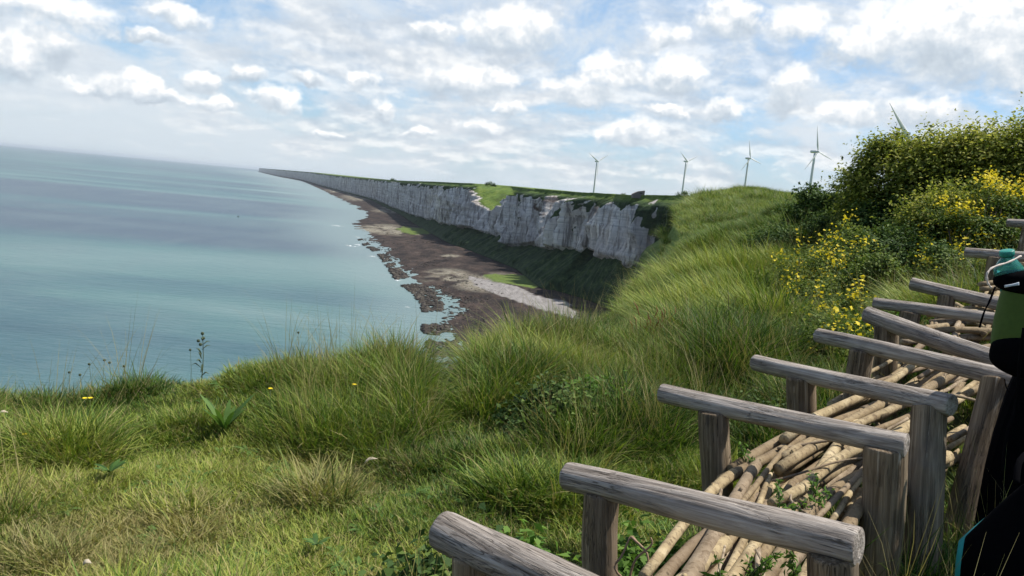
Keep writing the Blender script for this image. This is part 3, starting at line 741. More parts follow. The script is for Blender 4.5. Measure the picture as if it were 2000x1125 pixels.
# ---------------------------------------------------------------- wood
def wood_mat(name, stops, streak=None, axis=0, crackdark=.75, fine=60):
    mt, g, b = material(name, .85, .15); p = g.obj()
    sc = [fine*1.5]*3; sc[axis] = 2.6
    sc2 = [22]*3; sc2[axis] = .9
    oi = g.N.new('ShaderNodeObjectInfo').outputs['Random']
    pp = g.v('ADD', p, g.xyz(g.m('MULTIPLY', oi, 13.0), g.m('MULTIPLY', oi, 7.0), g.m('MULTIPLY', oi, 29.0)))
    n1 = g.noise(g.mapping(pp, tuple(sc)), 1, 5, .65, .6); n2 = g.noise(g.mapping(pp, tuple(sc2)), 1, 4, .6, 1.0); n3 = g.noise(pp, 5.0, 4, .6)
    f = g.m('ADD', g.m('MULTIPLY', n1, .55), g.m('MULTIPLY', n2, .45))
    c = g.ramp(f, stops)
    c = g.mix(g.mapr(n3, .4, .7, 0, .35), c, (.17, .15, .135))
    cr = g.noise(g.mapping(pp, tuple(q*(1.1 if i_ != axis else 1.3) for i_, q in enumerate(sc))), 1, 3, .5, 1.2)
    crk = g.m('MULTIPLY', g.mapr(g.m('ABSOLUTE', g.m('SUBTRACT', cr, .5)), 0.0, .030, 1, 0), g.mapr(g.noise(pp, 4, 3), .44, .58))
    c = g.mix(g.m('MULTIPLY', crk, crackdark), c, (.03, .026, .024))
    if streak:
        sk = g.mapr(g.noise(g.mapping(pp, tuple(30 if k != axis else 1.6 for k in range(3))), 1, 4, .6, .8), .60, .68)
        c = g.mix(g.m('MULTIPLY', sk, g.mapr(g.noise(pp, 2.2, 3), .48, .6)), c, streak)
    # knots
    kv = g.vor(g.mapping(pp, tuple(7 if k != axis else 2.2 for k in range(3))), 1.0)
    kn = g.mapr(kv, .05, .10, 1, 0)
    c = g.mix(g.m('MULTIPLY', kn, .6), c, (.06, .05, .042))
    g.L.new(c, b.inputs['Base Color'])
    hh = g.m('SUBTRACT', g.m('ADD', n1, g.m('MULTIPLY', n2, .6)), g.m('MULTIPLY', crk, 1.2))
    g.L.new(g.bump(hh, .8, .006), b.inputs['Normal']); return mt
M_RAIL = wood_mat('weathered_rail_wood', crackdark=.6, stops= [(.34, (.080, .062, .050)), (.44, (.23, .195, .165)), (.54, (.40, .35, .305)), (.68, (.60, .545, .49))])
M_POST = wood_mat('weathered_post_wood', [(.34, (.050, .035, .021)), (.45, (.14, .102, .064)), (.56, (.25, .19, .125)), (.68, (.40, .32, .22))], streak=(.42, .36, .28), axis=2)
def stick_mat(name, a, b_, c_):
    mt, g, b = material(name, .8, .2); p = g.obj()
    oi = g.N.new('ShaderNodeObjectInfo').outputs['Random']
    pp = g.v('ADD', p, g.xyz(g.m('MULTIPLY', oi, 31.0), 0.0, g.m('MULTIPLY', oi, 17.0)))
    n = g.noise(pp, 9, 5, .65); n2 = g.noise(pp, 45, 4, .6)
    c = g.ramp(n, [(.3, a), (.52, b_), (.75, c_)])
    c = g.mix(g.mapr(n2, .50, .66, 0, .75), c, (.11, .075, .045))
    c = g.mix(g.mapr(oi, .35, .95, 0, .65), c, (.15, .105, .065))
    v = g.vor(pp, 14.0); c = g.mix(g.mapr(v, .04, .12, .75, 0), c, (.05, .035, .02))
    g.L.new(c, b.inputs['Base Color']); g.L.new(g.bump(g.m('ADD', n, n2), .6, .006), b.inputs['Normal']); return mt
M_STK = stick_mat('pale_branch_bark', (.20, .145, .080), (.36, .28, .16), (.54, .45, .29))
M_STK2 = stick_mat('grey_branch_bark', (.16, .12, .08), (.30, .235, .16), (.44, .36, .26))
M_CUT = flat('cut_wood', (.50, .42, .28), .8)

def log_mesh(name, A, B, r0, r1, mat, parent, base, axis='x', nu=46, nv=26, bend=.01, notch=0):
    """a weathered log from A to B (world); mesh lives in its own axes so the grain runs along it"""
    A = np.asarray(A); B = np.asarray(B); L = np.linalg.norm(B-A); d = Vector((B-A)/L)
    t = np.concatenate([[0, .003/L, .010/L], np.linspace(.022/L, 1-.022/L, nu-6), [1-.010/L, 1-.003/L, 1]]); th = np.linspace(0, 2*np.pi, nv, endpoint=False); T, TH = np.meshgrid(t, th, indexing='ij')
    sd = RNG.random()*100
    rr = r0+(r1-r0)*T
    cr = fbm(np.cos(TH)*2+sd, np.sin(TH)*2+sd, T*L*1.2, 4, .6)-.5
    gr = np.minimum(0, fbm(np.cos(TH)*7+sd, np.sin(TH)*7, T*L*1.0+sd, 2)-.40)
    rr = rr*(1+.16*cr+.5*gr)
    end = np.minimum(T, 1-T)*L; rr = rr*(1-.07*np.clip(1-end/.006, 0, 1)**2)
    by = bend*np.sin(np.pi*T)*(1 if RNG.random() < .5 else -1)+.006*np.sin(T*9+sd); bz = bend*.6*np.sin(np.pi*T+sd)
    X = T*L; Y = rr*np.cos(TH)+by; Z = rr*np.sin(TH)+bz
    V = np.stack([X, Y, Z], -1).reshape(-1, 3)
    Fc = [[a*nv+b, a*nv+(b+1) % nv, (a+1)*nv+(b+1) % nv, (a+1)*nv+b] for a in range(nu-1) for b in range(nv)]
    # end caps with an inner ring
    for e, ir in ((0, 0), (nu-1, 1)):
        c0 = V[e*nv:(e+1)*nv].mean(0); ring = c0+(V[e*nv:(e+1)*nv]-c0)*.55; ring[:, 0] += (-.003 if e == 0 else .003); s0 = len(V)
        V = np.vstack([V, ring, c0])
        for b in range(nv):
            q = [e*nv+b, s0+b, s0+(b+1) % nv, e*nv+(b+1) % nv]; q2 = [s0+b, s0+nv, s0+(b+1) % nv]
            if e: q = q[::-1]; q2 = q2[::-1]
            Fc += [q, q2]
    if axis == 'z': V = V[:, [2, 1, 0]]*[-1, 1, 1]
    o = mesh_obj(name, V, Fc, mat, parent, True)
    sm_ = np.ones(len(Fc), bool); sm_[-4*nv:] = False; o.data.polygons.foreach_set('use_smooth', sm_)
    q = d.to_track_quat('X' if axis == 'x' else 'Z', 'Z' if axis == 'x' else 'Y')
    o.rotation_mode = 'QUATERNION'; o.rotation_quaternion = q; o.location = Vector(A)-Vector(base)
    return o
ORD = ['first', 'second', 'third', 'fourth', 'fifth', 'sixth', 'seventh', 'eighth', 'ninth', 'tenth']
RAIL_LAB = ['nearest wooden railing, knotted grey log running out of the bottom edge', 'wooden railing with the full thick grey log in front of the stick pile',
            'third wooden railing from the camera, its left post split by a dark crack', 'fourth wooden railing from the camera, its right end free beside the pack',
            'wooden railing whose right post leans beside the black trousers', 'steeply tilted thick log railing ending behind the green pack',
            'wooden railing tucked just behind the steeply tilted log', 'short visible rail at the height of the pack strap, before two far ones',
            'wooden railing whose log ends beside the green bottle', 'farthest railing, a log end beside the yellow flowers at the frame edge']
def t_at_px(A, B, px):
    lo, hi = 0.0, 1.0
    for _ in range(30):
        m_ = (lo+hi)/2
        if proj(A+(B-A)*m_)[0] < px: lo = m_
        else: hi = m_
    return lo
PBOT = {(3, 1): (1800, 1090, 3.10), (4, 1): (1893, 985, 3.50)}
PLEAN = {(0, 0): 0, (0, 1): 0, (1, 0): 10, (1, 1): 0, (2, 0): 2, (2, 1): -25, (3, 0): 4, (5, 0): -4}
for k, (fa, fb, rr, pl, pr, rl, rp) in enumerate(FR):
    # (px,py) give the upper outline: drop the axis by the radius
    A = FA[k]-np.array([0, 0, rr]); B = FB[k]-np.array([0, 0, rr]); mid = (A+B)/2
    base = np.array([mid[0], mid[1], gz(mid[0], mid[1])])
    fr = empty('log_railing', base, RAIL_LAB[k], 'railing', 'log railings along the stick pile')
    log_mesh('rail', A, B, rr, rr*1.06, M_RAIL, fr, base, bend=.012)
    for side, pxx, pr_ in ((0, pl, rl), (1, pr, rp)):
        t = t_at_px(A, B, pxx); top = A+(B-A)*t; top[2] -= rr*.55
        g0 = gz(top[0], top[1])
        lean = RNG.normal(0, .02, 2)
        bot = np.array([top[0]+lean[0], top[1]+lean[1], g0-.25])
        if (k, side) in PBOT:
            q = P(*PBOT[(k, side)]); dd = q-top; bot = top+dd*((g0-.2-top[2])/dd[2]) if dd[2] < -.1 else bot
        if (k, side) in PLEAN:
            tx = proj(top)[0]+PLEAN[(k, side)]; hr = np.array([1.0, 0, 0])
            for _ in range(6): bot = bot+hr*(tx-proj(bot)[0])/F*proj(bot)[2]
        log_mesh('post', bot, top, pr_*1.05, pr_, M_POST, fr, base, axis='z', bend=.006)

# ---------------------------------------------------------------- the branches between the posts
cum = np.concatenate([[0], np.cumsum(np.linalg.norm(np.diff(PATHC, axis=0), axis=1))])
def path_at(s, lat, z):
    """point over the pile: s along, lat across (left negative), z below the rails"""
    def ip(j): 
        a = np.interp(s, cum, PATHC[:, j]); 
        if s < 0: a = PATHC[0, j]+(PATHC[1, j]-PATHC[0, j])/cum[1]*s
        return a
    q = np.array([ip(0), ip(1), ip(2)])
    i = int(np.clip(np.searchsorted(cum, s)-1, 0, len(cum)-2)); f = np.clip((s-cum[i])/(cum[i+1]-cum[i]), 0, 1)
    la = (FB[i]-FA[i])/np.linalg.norm((FB[i]-FA[i])[:2]); lb = (FB[i+1]-FA[i+1])/np.linalg.norm((FB[i+1]-FA[i+1])[:2]); l = la*(1-f)+lb*f
    q = q+l*lat; q[2] += z-.04*0
    return q
def bay_of(s): return int(np.clip(np.searchsorted(cum, s), 0, len(cum)-1))
sticks = []
def add_stick(s0, ln, lat0, lat1, z, r, layer, mat, wob=1.0):
    n = 9; t = np.linspace(0, 1, n); ph = RNG.random()*6.28; pts = []
    for tk in t:
        w = .020*wob*math.sin(6*tk+ph); pts.append(path_at(s0+ln*tk, lat0+(lat1-lat0)*tk+w, z+.012*wob*math.cos(4*tk+ph)))
    pts = np.array(pts)
    # a branch is stiffer than the curve of the pile
    ln_ = pts[0]*(1-t[:, None])+pts[-1]*t[:, None]; pts[:, :2] = .30*pts[:, :2]+.70*ln_[:, :2]; pts += (RNG.normal(0, .018, 3)*np.sin(np.pi*t)[:, None])+(RNG.normal(0, .009, 3)*np.sin(2.3*np.pi*t)[:, None])
    zl = np.linspace(pts[0, 2], pts[-1, 2], n); pts[:, 2] = .35*pts[:, 2]+.65*zl
    rad = r*(1.10-.30*t)*(1+.05*np.sin(17*t+ph))
    if RNG.random() < .5: rad = rad[::-1]
    mb = MB(); mb.tube(pts-pts[0], rad, 10, 0, True, .035)
    # stubs where side twigs were cut
    for q in range(RNG.integers(0, 3)):
        i = RNG.integers(1, n-2); d = np.array([RNG.normal()*.5, RNG.normal()*.5, .8]); d /= np.linalg.norm(d); c = pts[i]-pts[0]
        mb.tube([c, c+d*(rad[i]+.012)], [rad[i]*.35, rad[i]*.28], 6)
    o = mb.build('branch', mat); o.location = pts[0]
    sticks.append((o, s0+ln/2, (lat0+lat1)/2, layer)); return o
TOT = cum[-1]+.3
for layer in range(3):
    zoff = -.27-.048*layer; ns = (11, 9, 6)[layer]
    for j in range(ns):
        s = -.9-RNG.random()*.7
        while s < TOT:
            far = float(sstep(s, 3.2, 4.6))
            ln = RNG.uniform(1.0, 1.75)*(1-.58*far)
            lo = np.interp(s+ln/2, [0, .8, 2.6, 3.3, 4.2], [-.15, -.08, -.13, -.26, -.38]); hi = np.interp(s+ln/2, [0, 2, 3], [.30, .38, .46])
            lat = lo+(hi-lo)*(j+.5*(layer % 2))/(ns-.5)+RNG.normal(0, .010+.03*far)
            r = RNG.uniform(.011, .029) if layer == 0 else RNG.uniform(.012, .024)
            sk = float(np.clip(RNG.normal(0, .035+.17*far), -.2, .2)); lat = float(np.clip(lat, -.40+abs(sk), .47-abs(sk)))
            mat = M_STK if RNG.random() < .75 else M_STK2
            if not (layer == 0 and RNG.random() < .15):
                add_stick(s, ln, lat-sk, lat+sk, zoff+.10*far+RNG.normal(0, .012+.015*far)-.10*np.clip((lat-.25)/.2, 0, 1), r, layer, mat)
            s += ln+RNG.uniform(.02, .12)
for q in range(26):      # thin crooked twigs lying across
    s = RNG.uniform(-.3, TOT); lat = RNG.uniform(-.05, .3)
    add_stick(s, RNG.uniform(.2, .6), lat, float(np.clip(lat+RNG.normal(0, .2), -.15, .4)), -.235+RNG.normal(0, .012), RNG.uniform(.004, .009), -1, M_STK2, 2.5)
def bayname(b):
    if b <= 0: return 'before the nearest railing'
    return f'between the {ORD[b-1]} and {ORD[b]} railing'
from collections import defaultdict
byb = defaultdict(list)
for o, s, lat, layer in sticks: byb[(bay_of(s), layer)].append((lat, o))
for (b, layer), lst in byb.items():
    lst.sort(key=lambda q: q[0])
    for i, (lat, o) in enumerate(lst):
        if layer == 0:
            w = ('leftmost' if i == 0 else 'rightmost' if i == len(lst)-1 else f'{ORD[min(i, 9)]} from the left')
            lb = f'top branch of the pile {bayname(b)}, {w}' if i < 10 or i == len(lst)-1 else f'small top branch near the right posts, {bayname(b)}'
        elif layer == -1:
            lb = f'thin crooked twig {i+1 and ORD[i]} from the left, lying across the pile {bayname(b)}'
        else:
            lb = f'bark covered branch deep in the {["", "second", "third", "bottom"][layer]} layer of the pile {bayname(b)}'
        tag(o, ' '.join(lb.split()[:16]), 'branch', f'branches stacked {bayname(b)}' if layer > 0 else 'branches stacked between the posts')
#@@PART3
# ---------------------------------------------------------------- leafy shrubs
def plant_leaf_mat(name, stops, trans=.3):
    mt, g, b = material(name, .65, .15)
    c = g.ramp(g.attr('rnd'), stops); fl = g.attr('flower')
    c = g.mix(fl, c, g.mix(g.attr('rnd'), (.62, .47, .02), (.85, .72, .08)))
    g.L.new(c, b.inputs['Base Color'])
    tr = g.N.new('ShaderNodeBsdfTranslucent'); g.L.new(g.mix(1.0, c, (1.25, 1.3, .8), 'MULTIPLY'), tr.inputs[0])
    ms = g.N.new('ShaderNodeMixShader'); ms.inputs[0].default_value = trans
    g.L.new(b.outputs[0], ms.inputs[1]); g.L.new(tr.outputs[0], ms.inputs[2]); g.L.new(ms.outputs[0], g.N['Material Output'].inputs[0])
    return mt
M_HEDGE = plant_leaf_mat('hedge_leaves', [(0, (.05, .075, .014)), (.35, (.14, .18, .030)), (.65, (.28, .30, .055)), (1, (.42, .40, .11))], .42)
M_DARK = plant_leaf_mat('bramble_leaves', [(0, (.022, .045, .014)), (.5, (.05, .095, .024)), (1, (.12, .175, .04))], .2)
M_YEL = plant_leaf_mat('flowering_leaves', [(0, (.04, .075, .018)), (.5, (.09, .14, .03)), (1, (.19, .23, .06))], .3)
M_FRESH = plant_leaf_mat('fresh_leaves', [(0, (.045, .10, .018)), (.5, (.085, .17, .03)), (1, (.15, .25, .05))], .35)
M_TWIG = flat('twig_bark', (.13, .10, .07), .85)
def leaves(C, size, nrm=None, flower=0.0, ar=.55):
    """folded leaf per centre: C (n,3)"""
    n = len(C); a = RNG.normal(size=(n, 3)); a /= np.linalg.norm(a, axis=1)[:, None]
    up = np.array([0, 0, 1.0])+RNG.normal(0, .75, (n, 3)); up /= np.linalg.norm(up, axis=1)[:, None]
    if nrm is not None: up = up+.5*nrm; up /= np.linalg.norm(up, axis=1)[:, None]
    u = np.cross(a, up); u /= np.linalg.norm(u, axis=1)[:, None]; v = np.cross(up, u)
    L = size*(.6+.8*RNG.random(n))[:, None]
    p0 = C-u*L*.5; p3 = C+u*L*.5-up*L*.12; p1 = C-v*L*ar*.5-u*L*.05+up*L*.08; p2 = C+v*L*ar*.5-u*L*.05+up*L*.08
    V = np.stack([p0, p1, p3, p2], 1).reshape(-1, 3); Fc = np.arange(n*4).reshape(n, 4)
    rn = np.repeat(np.clip(RNG.normal(.45, .24, n), 0, 1), 4); fl = np.repeat(np.full(n, float(flower)), 4)
    return V, Fc, rn, fl
def crown(n, rx, ry, rz, size, nclump, shoots=0, flat_base=.2, csz=.30, ftop=0, fsize=.03):
    """leaf clumps over a lumpy dome, hollow inside, with shoots on top; local coordinates, base at z = 0"""
    Cs = []; 
    th = RNG.random(nclump)*2*np.pi; ph = np.arccos(1-RNG.random(nclump)*1.25); rr = .72+.30*RNG.random(nclump)
    cc = np.stack([rx*rr*np.sin(ph)*np.cos(th), ry*rr*np.sin(ph)*np.sin(th), rz*(.16+.84*np.clip(rr*np.cos(ph), -.05, 1))], 1)
    cc[:, 2] = np.maximum(cc[:, 2], .04)
    k = RNG.integers(0, nclump, n); s = csz*min(rx, ry, rz)*(.5+.8*RNG.random(nclump))
    C = cc[k]+RNG.normal(size=(n, 3))*s[k][:, None]*[1, 1, .75]
    out = C/np.array([rx, ry, rz]); out /= np.linalg.norm(out, axis=1)[:, None]+1e-6
    C[:, 2] = np.abs(C[:, 2])
    parts = [leaves(C, size, out)]
    for q in range(shoots):
        i = RNG.integers(0, nclump); b = cc[i]+[0, 0, s[i]*.8]
        if b[2] < rz*.6: continue
        h = RNG.uniform(.10, .28)*max(rz, .5); m = 9; t = np.linspace(0, 1, m)[:, None]
        pts = b+t*np.array([RNG.normal()*.06, RNG.normal()*.06, h]); parts.append(leaves(pts+RNG.normal(0, .006, (m, 3)), size*.8))
    V = []; Fc = []; rn = []; fl = []; o = 0
    tone = np.clip(RNG.normal(0, .16, nclump), -.3, .3)
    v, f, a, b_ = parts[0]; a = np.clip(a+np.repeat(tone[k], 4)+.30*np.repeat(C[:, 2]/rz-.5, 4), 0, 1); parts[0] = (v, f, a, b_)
    if ftop:
        m = ftop; i = RNG.integers(0, nclump, max(3, m//9)); kk = i[RNG.integers(0, len(i), m)]
        Cf = cc[kk]*[1.05, 1.05, 1.0]+[0, 0, 0]+RNG.normal(size=(m, 3))*.045+np.stack([0*kk, 0*kk, s[kk]*1.2+np.abs(RNG.normal(0, .05, m))], 1)
        parts.append(leaves(Cf, fsize, None, 1.0, .9))
    for v, f, a, b_ in parts: V.append(v); Fc.append(f+o); rn.append(a); fl.append(b_); o += len(v)
    return np.vstack(V), np.vstack(Fc), np.concatenate(rn), np.concatenate(fl), cc
FOOT = []
def ghit(px, py):
    """where the ray through a pixel of the photo meets the ground"""
    ds = np.linspace(1.5, 22, 420); Q = np.array([P(px, py, d) for d in ds]); zz = ground(Q[:, 0], Q[:, 1]); k = np.where(Q[:, 2] < zz)[0]
    return Q[k[0]] if len(k) else Q[-1]
def shrub(px, d, half_w, h, label, kind='shrub', mat=None, n=9000, size=.04, nclump=60, shoots=0, depth=None, ftop=0, fsize=.03, group=None, cat='shrub', lift=0.0, pyb=None, csz=.30):
    if pyb is not None: q = ghit(px, pyb)
    else: q = P(px, 470, d)
    x, y = q[0], q[1]; z = gz(x, y)+lift
    e = empty(kind, (x, y, z-.04), label, cat, group); FOOT.append((x, y, half_w))
    e.rotation_euler = (0, 0, RNG.random()*.8-.4)
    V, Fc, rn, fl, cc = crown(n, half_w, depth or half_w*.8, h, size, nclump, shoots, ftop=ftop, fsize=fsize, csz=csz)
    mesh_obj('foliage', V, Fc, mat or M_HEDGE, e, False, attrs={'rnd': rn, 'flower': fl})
    mb = MB()
    for i in range(min(len(cc), 16)):
        c = cc[i]*.9; b0 = np.array([RNG.normal()*.05, RNG.normal()*.05, -.05]); m_ = (b0+c)/2+RNG.normal(0, .05, 3)
        mb.tube([b0, m_, c], [.012*max(h, .5), .009*max(h, .5), .004], 5)
    mb.build('stems', M_TWIG, e)
    return e
HG = 'hawthorn hedge shrubs on the mound'
K1 = dict(size=.055, csz=.20, group=HG)
shrub(1724, 11.6, .72, 1.56, 'leftmost big hedge shrub, rounded shoulder against the sky', n=26000, shoots=26, nclump=150, **K1)
shrub(1806, 11.3, .80, 1.50, 'hedge shrub under the lone turbine blade, dark hollow below', n=28000, shoots=30, nclump=160, **K1)
shrub(1905, 11.0, .85, 1.46, 'tall hedge shrub with pale shoots beyond the yellow flowers', n=30000, shoots=34, nclump=170, **K1)
shrub(2010, 10.6, .85, 1.54, 'tallest hedge shrub, cut by the right picture edge', n=30000, shoots=34, nclump=170, **K1)
shrub(2130, 10.4, .9, 1.7, 'hedge shrub beyond the right picture edge', n=8000, size=.06, nclump=80, group=HG)
shrub(1580, 13.2, .36, 1.02, 'small dark bush below the nearest whole turbine', mat=M_DARK, n=5200, size=.052, nclump=40, shoots=12, csz=.34)
shrub(1622, 12.8, .24, .92, 'upright dark bush filling the gap left of the big hedge', mat=M_DARK, n=3600, size=.05, nclump=28, shoots=8, csz=.34)
shrub(1545, 13.6, .24, .68, 'low dark bush at the left end of the hedge line', mat=M_DARK, n=2400, size=.05, nclump=18, csz=.4)
shrub(1665, 0, .24, .46, 'small round bush standing alone in front of the hedge', mat=M_HEDGE, n=4200, size=.034, nclump=34, csz=.34, pyb=452)
shrub(1832, 9.9, .50, .95, 'bright green rounded shrub in front of the dark hedge hollow', mat=M_HEDGE, n=9000, size=.042, nclump=60, shoots=8)
for px, pyb, hw, h, lb in [(1760, 470, .55, .50, 'dark bramble mound between the small round bush and the yellow flowers'), (1700, 480, .42, .42, 'low dark bramble under the small round bush'),
        (1800, 500, .50, .46, 'dark scrub left of the dense bright yellow clump'), (1745, 545, .46, .44, 'leafy scrub right of the pale yellow flower patch'), (1700, 590, .40, .38, 'leafy scrub above the seventh railing'),
        (1820, 560, .40, .36, 'leafy scrub behind the eighth railing'), (1660, 520, .40, .36, 'mid green scrub behind the tall loose yellow spike'), (1930, 520, .40, .40, 'dark scrub between the two far rail ends'),
        (1620, 470, .46, .34, 'dark low scrub in the lee of the mound'), (1560, 610, .34, .26, 'olive scrub at the foot of the pale yellow flowers'), (1500, 580, .32, .22, 'small olive scrub left of the pale yellow flowers'),
        (1530, 500, .55, .34, 'dark scrub on the shaded flank of the mound'), (1450, 520, .45, .22, 'low dark growth lowest on the mound flank'), (1600, 425, .5, .26, 'dark brush just below the two upright dark bushes')]:
    shrub(px, 0, hw, h*1.45, lb, mat=M_YEL if 'olive' in lb or 'mid green' in lb or 'above' in lb else M_DARK, n=int(36000*hw*h), size=.042, nclump=46, shoots=4, csz=.26, pyb=pyb)
YG = 'yellow flowering plants on the bank'
def yplant(px, d, hw, h, label, n=2600, f=260, size=.028, fs=.032, **k): return shrub(px, d, hw*1.3, h*1.15, label, 'flowering_plant', M_YEL, int(n*1.5), size*1.2, 34, 6, ftop=int(f*1.3), fsize=fs*1.15, group=YG, cat='plant', csz=.34, **k)
for px, pyb, hw, h, f, lb in [(1572, 590, .28, .62, 240, 'pale yellow flowers, leftmost tall plant on the bank'), (1640, 570, .26, .74, 240, 'tall loose spike of yellow flowers right of the leftmost plant'),
        (1600, 610, .28, .34, 90, 'low yellow flowers at the foot of the two tall plants'), (1690, 545, .22, .34, 60, 'sparse yellow flowers left of the bramble mound'),
        (1858, 530, .30, .74, 420, 'dense bright yellow flower clump above the first far rails'), (1908, 510, .30, .84, 360, 'yellow flowers just left of the farthest rail end'),
        (1945, 495, .30, .82, 420, 'tallest yellow flowers under the hedge at right'), (1990, 480, .28, .80, 380, 'yellow flowers cut by the right picture edge'),
        (1865, 565, .34, .34, 80, 'low yellow flecked plant left of the eighth railing'), (1665, 625, .18, .26, 150, 'small bright yellow flower clump left of the twin logs'),
        (1605, 650, .2, .2, 50, 'short yellow flowers beside the fifth railing end'), (1640, 700, .26, .26, 90, 'yellow green flowering plant between the fourth and fifth log'),
        (1365, 640, .14, .20, 50, 'lone small yellow flowered plant in the open grass')]:
    yplant(px, 0, hw, h, lb, f=f, pyb=pyb, n=int(9000*hw))
shrub(1795, 6.7, .30, .34, 'fresh green weeds behind the eighth railing', 'weed', M_FRESH, 2600, .03, 26, cat='weed')
shrub(1560, 5.0, .22, .22, 'dark green weeds left of the fourth railing post', 'weed', M_DARK, 1500, .03, 18, cat='weed')
# broad leaved plants
def broad(px, py, d, n, L, w, label, mat=None, up=.7, name='broadleaf_plant'):
    q = P(px, py, d); x, y = q[0], q[1]
    V, Fc, rn, dr = rosette(n, L, w, up, .5)
    o = mesh_obj(name, V, Fc, mat or M_LEAF, None, True, attrs={'rnd': rn, 'dry': dr*.3, 'itone': np.full(len(V), .5), 'idry': np.zeros(len(V))})
    o.location = (x, y, gz(x, y)+.03); return tag(o, label, 'plant')
broad(440, 800, 4.7, 18, .24, .034, 'dock plant with long upright leaves left of centre', up=1.1, name='dock_plant')
broad(720, 832, 4.5, 34, .12, .026, 'pale broad leaved rosette above the small dry leaf')
broad(215, 905, 3.9, 22, .10, .022, 'flat leafy rosette in the lawn at lower left')
0 and broad(290, 850, 4.2, 18, .11, .022, 'dark rosette beside the dark hollow at left')
0 and broad(860, 905, 3.9, 22, .09, .02, 'leafy rosette in the grass right of the lawn centre')
broad(620, 1030, 3.25, 14, .07, .018, 'small flat rosette in the short lawn')
for (px, py, d, hw, h, lb, mt_) in [(1065, 800, 4.9, .30, .26, 'dark nettle patch in the hollow behind the second railing', M_DARK), (1165, 770, 5.1, .26, .22, 'leafy nettles right of the dark hollow', M_FRESH),
        (905, 1075, 2.75, .24, .30, 'dark leafy weeds around the nearest railing post', M_DARK), (1010, 1040, 2.85, .22, .26, 'broad dark weeds between the two nearest railings', M_FRESH),
        (1290, 960, 3.0, .24, .20, 'leafy weeds under the second railing log', M_FRESH)]:
    q = P(px, py, d); e = shrub(px, d, hw, h, lb, 'weed', mt_, 1500, .045, 18, cat='weed', pyb=None); e.location = (q[0], q[1], gz(q[0], q[1])-.02)

# plants seen against the sea
def stem_plant(px, py_top, d, h, label, kind, head, name):
    q = P(px, py_top, d); x, y, zt = q; z0 = gz(x, y)-.02; h = max(zt-z0, .1)
    e = empty(name, (x, y, z0), label, 'plant', None)
    mb = MB(); t = np.linspace(0, 1, 7); ln_ = RNG.normal(0, .035, 2)*(kind != 'thistle'); pts = np.stack([.02*np.sin(3*t)+ln_[0]*(t-1), .015*t+ln_[1]*(t-1), h*t], 1); mb.tube(pts, (.0045-.0025*t) if kind == 'thistle' else (.0022-.001*t), 6)
    if kind == 'thistle':
        for k in range(9):
            a = RNG.random()*6.28; b = pts[1]*0+np.array([0.01, 0, h*(.35+.62*k/9)]); l = .09*(1-.5*k/9)
            mb.tube([b, b+[l*.6*math.cos(a), l*.6*math.sin(a), l*.5], b+[l*math.cos(a), l*math.sin(a), l*.45]], [.003, .009, .002], 5, ell=.4)
    mb.build('stem', M_STEM, e)
    hb = MB()
    ends = [pts[-1]]
    if kind == 'thistle': ends += [np.array([.02*math.cos(a), .02*math.sin(a), h*.93-.02*k]) for k, a in enumerate((1, 3, 5))]
    if kind == 'umbel': ends = [pts[-1]+np.array([.02*math.cos(a), .02*math.sin(a), -.006]) for a in np.linspace(0, 5.2, 6)]
    for c in ends:
        r = head; t2 = np.linspace(0, np.pi, 6); hb.tube(np.stack([0*t2+c[0], 0*t2+c[1], c[2]-r*np.cos(t2)], 1), r*np.sin(t2)+.0008, 8)
    hb.build('seed_head', M_SEED, e)
    return e
M_STEM = flat('plant_stem', (.075, .10, .045)); M_SEED = flat('seed_head', (.05, .065, .03))
stem_plant(393, 652, 5.6, .4, 'tall leafy thistle standing up against the sea', 'thistle', .012, 'thistle')
for px, py, d, lb in [(132, 728, 5.5, 'leftmost dark seed head against the sea'), (171, 712, 5.5, 'second dark seed head from the left above the cliff edge'), (201, 704, 5.6, 'highest dark seed head of the left group'),
                      (211, 709, 5.5, 'dark seed head touching the highest one'), (153, 733, 5.4, 'low dark seed head just over the edge grass'), (369, 684, 5.7, 'dark seed head left of the tall thistle'),
                      (581, 650, 6.2, 'lone dark seed head right of the thistle, high over the sea'),
                      (239, 716, 5.5, 'dark seed head right of the left group')]:
    stem_plant(px, py, d, .3, lb, 'head', .009, 'seed_head_plant')
# dandelions
M_DAN = flat('dandelion_yellow', (.80, .60, .02), .6, var=.1)
for px, py, d, lb in [(165, 789, 4.9, 'twin dandelion, left flower near the left cliff edge'), (176, 785, 4.9, 'twin dandelion, right flower near the left cliff edge'), (101, 862, 4.2, 'dandelion low at the far left'),
                      (528, 760, 5.0, 'dandelion above the dock plant'), (692, 752, 5.1, 'orange yellow flower on the slope at centre'), (48, 868, 4.2, 'faint dandelion beside the left picture edge'), (1372, 968, 3.1, 'small yellow flower in the grass by the second log')]:
    q = P(px, py, d); z0 = gz(q[0], q[1]); e = empty('dandelion', (q[0], q[1], z0), lb, 'flower', 'dandelions in the grass')
    h = max(q[2]-z0, .12); mb = MB(); mb.tube([[0, 0, 0], [.004, 0, h*.5], [0, 0, h]], .002, 6); mb.build('stem', M_STEM, e)
    mb = MB()
    for k in range(22):
        a = k*2.4; r = .017*(.5+.5*(k % 3)/2); mb.tube([[0, 0, h], [r*.6*math.cos(a), r*.6*math.sin(a), h+.006], [r*math.cos(a), r*math.sin(a), h+.004]], [.002, .0032, .001], 4)
    mb.build('flower', M_DAN, e)
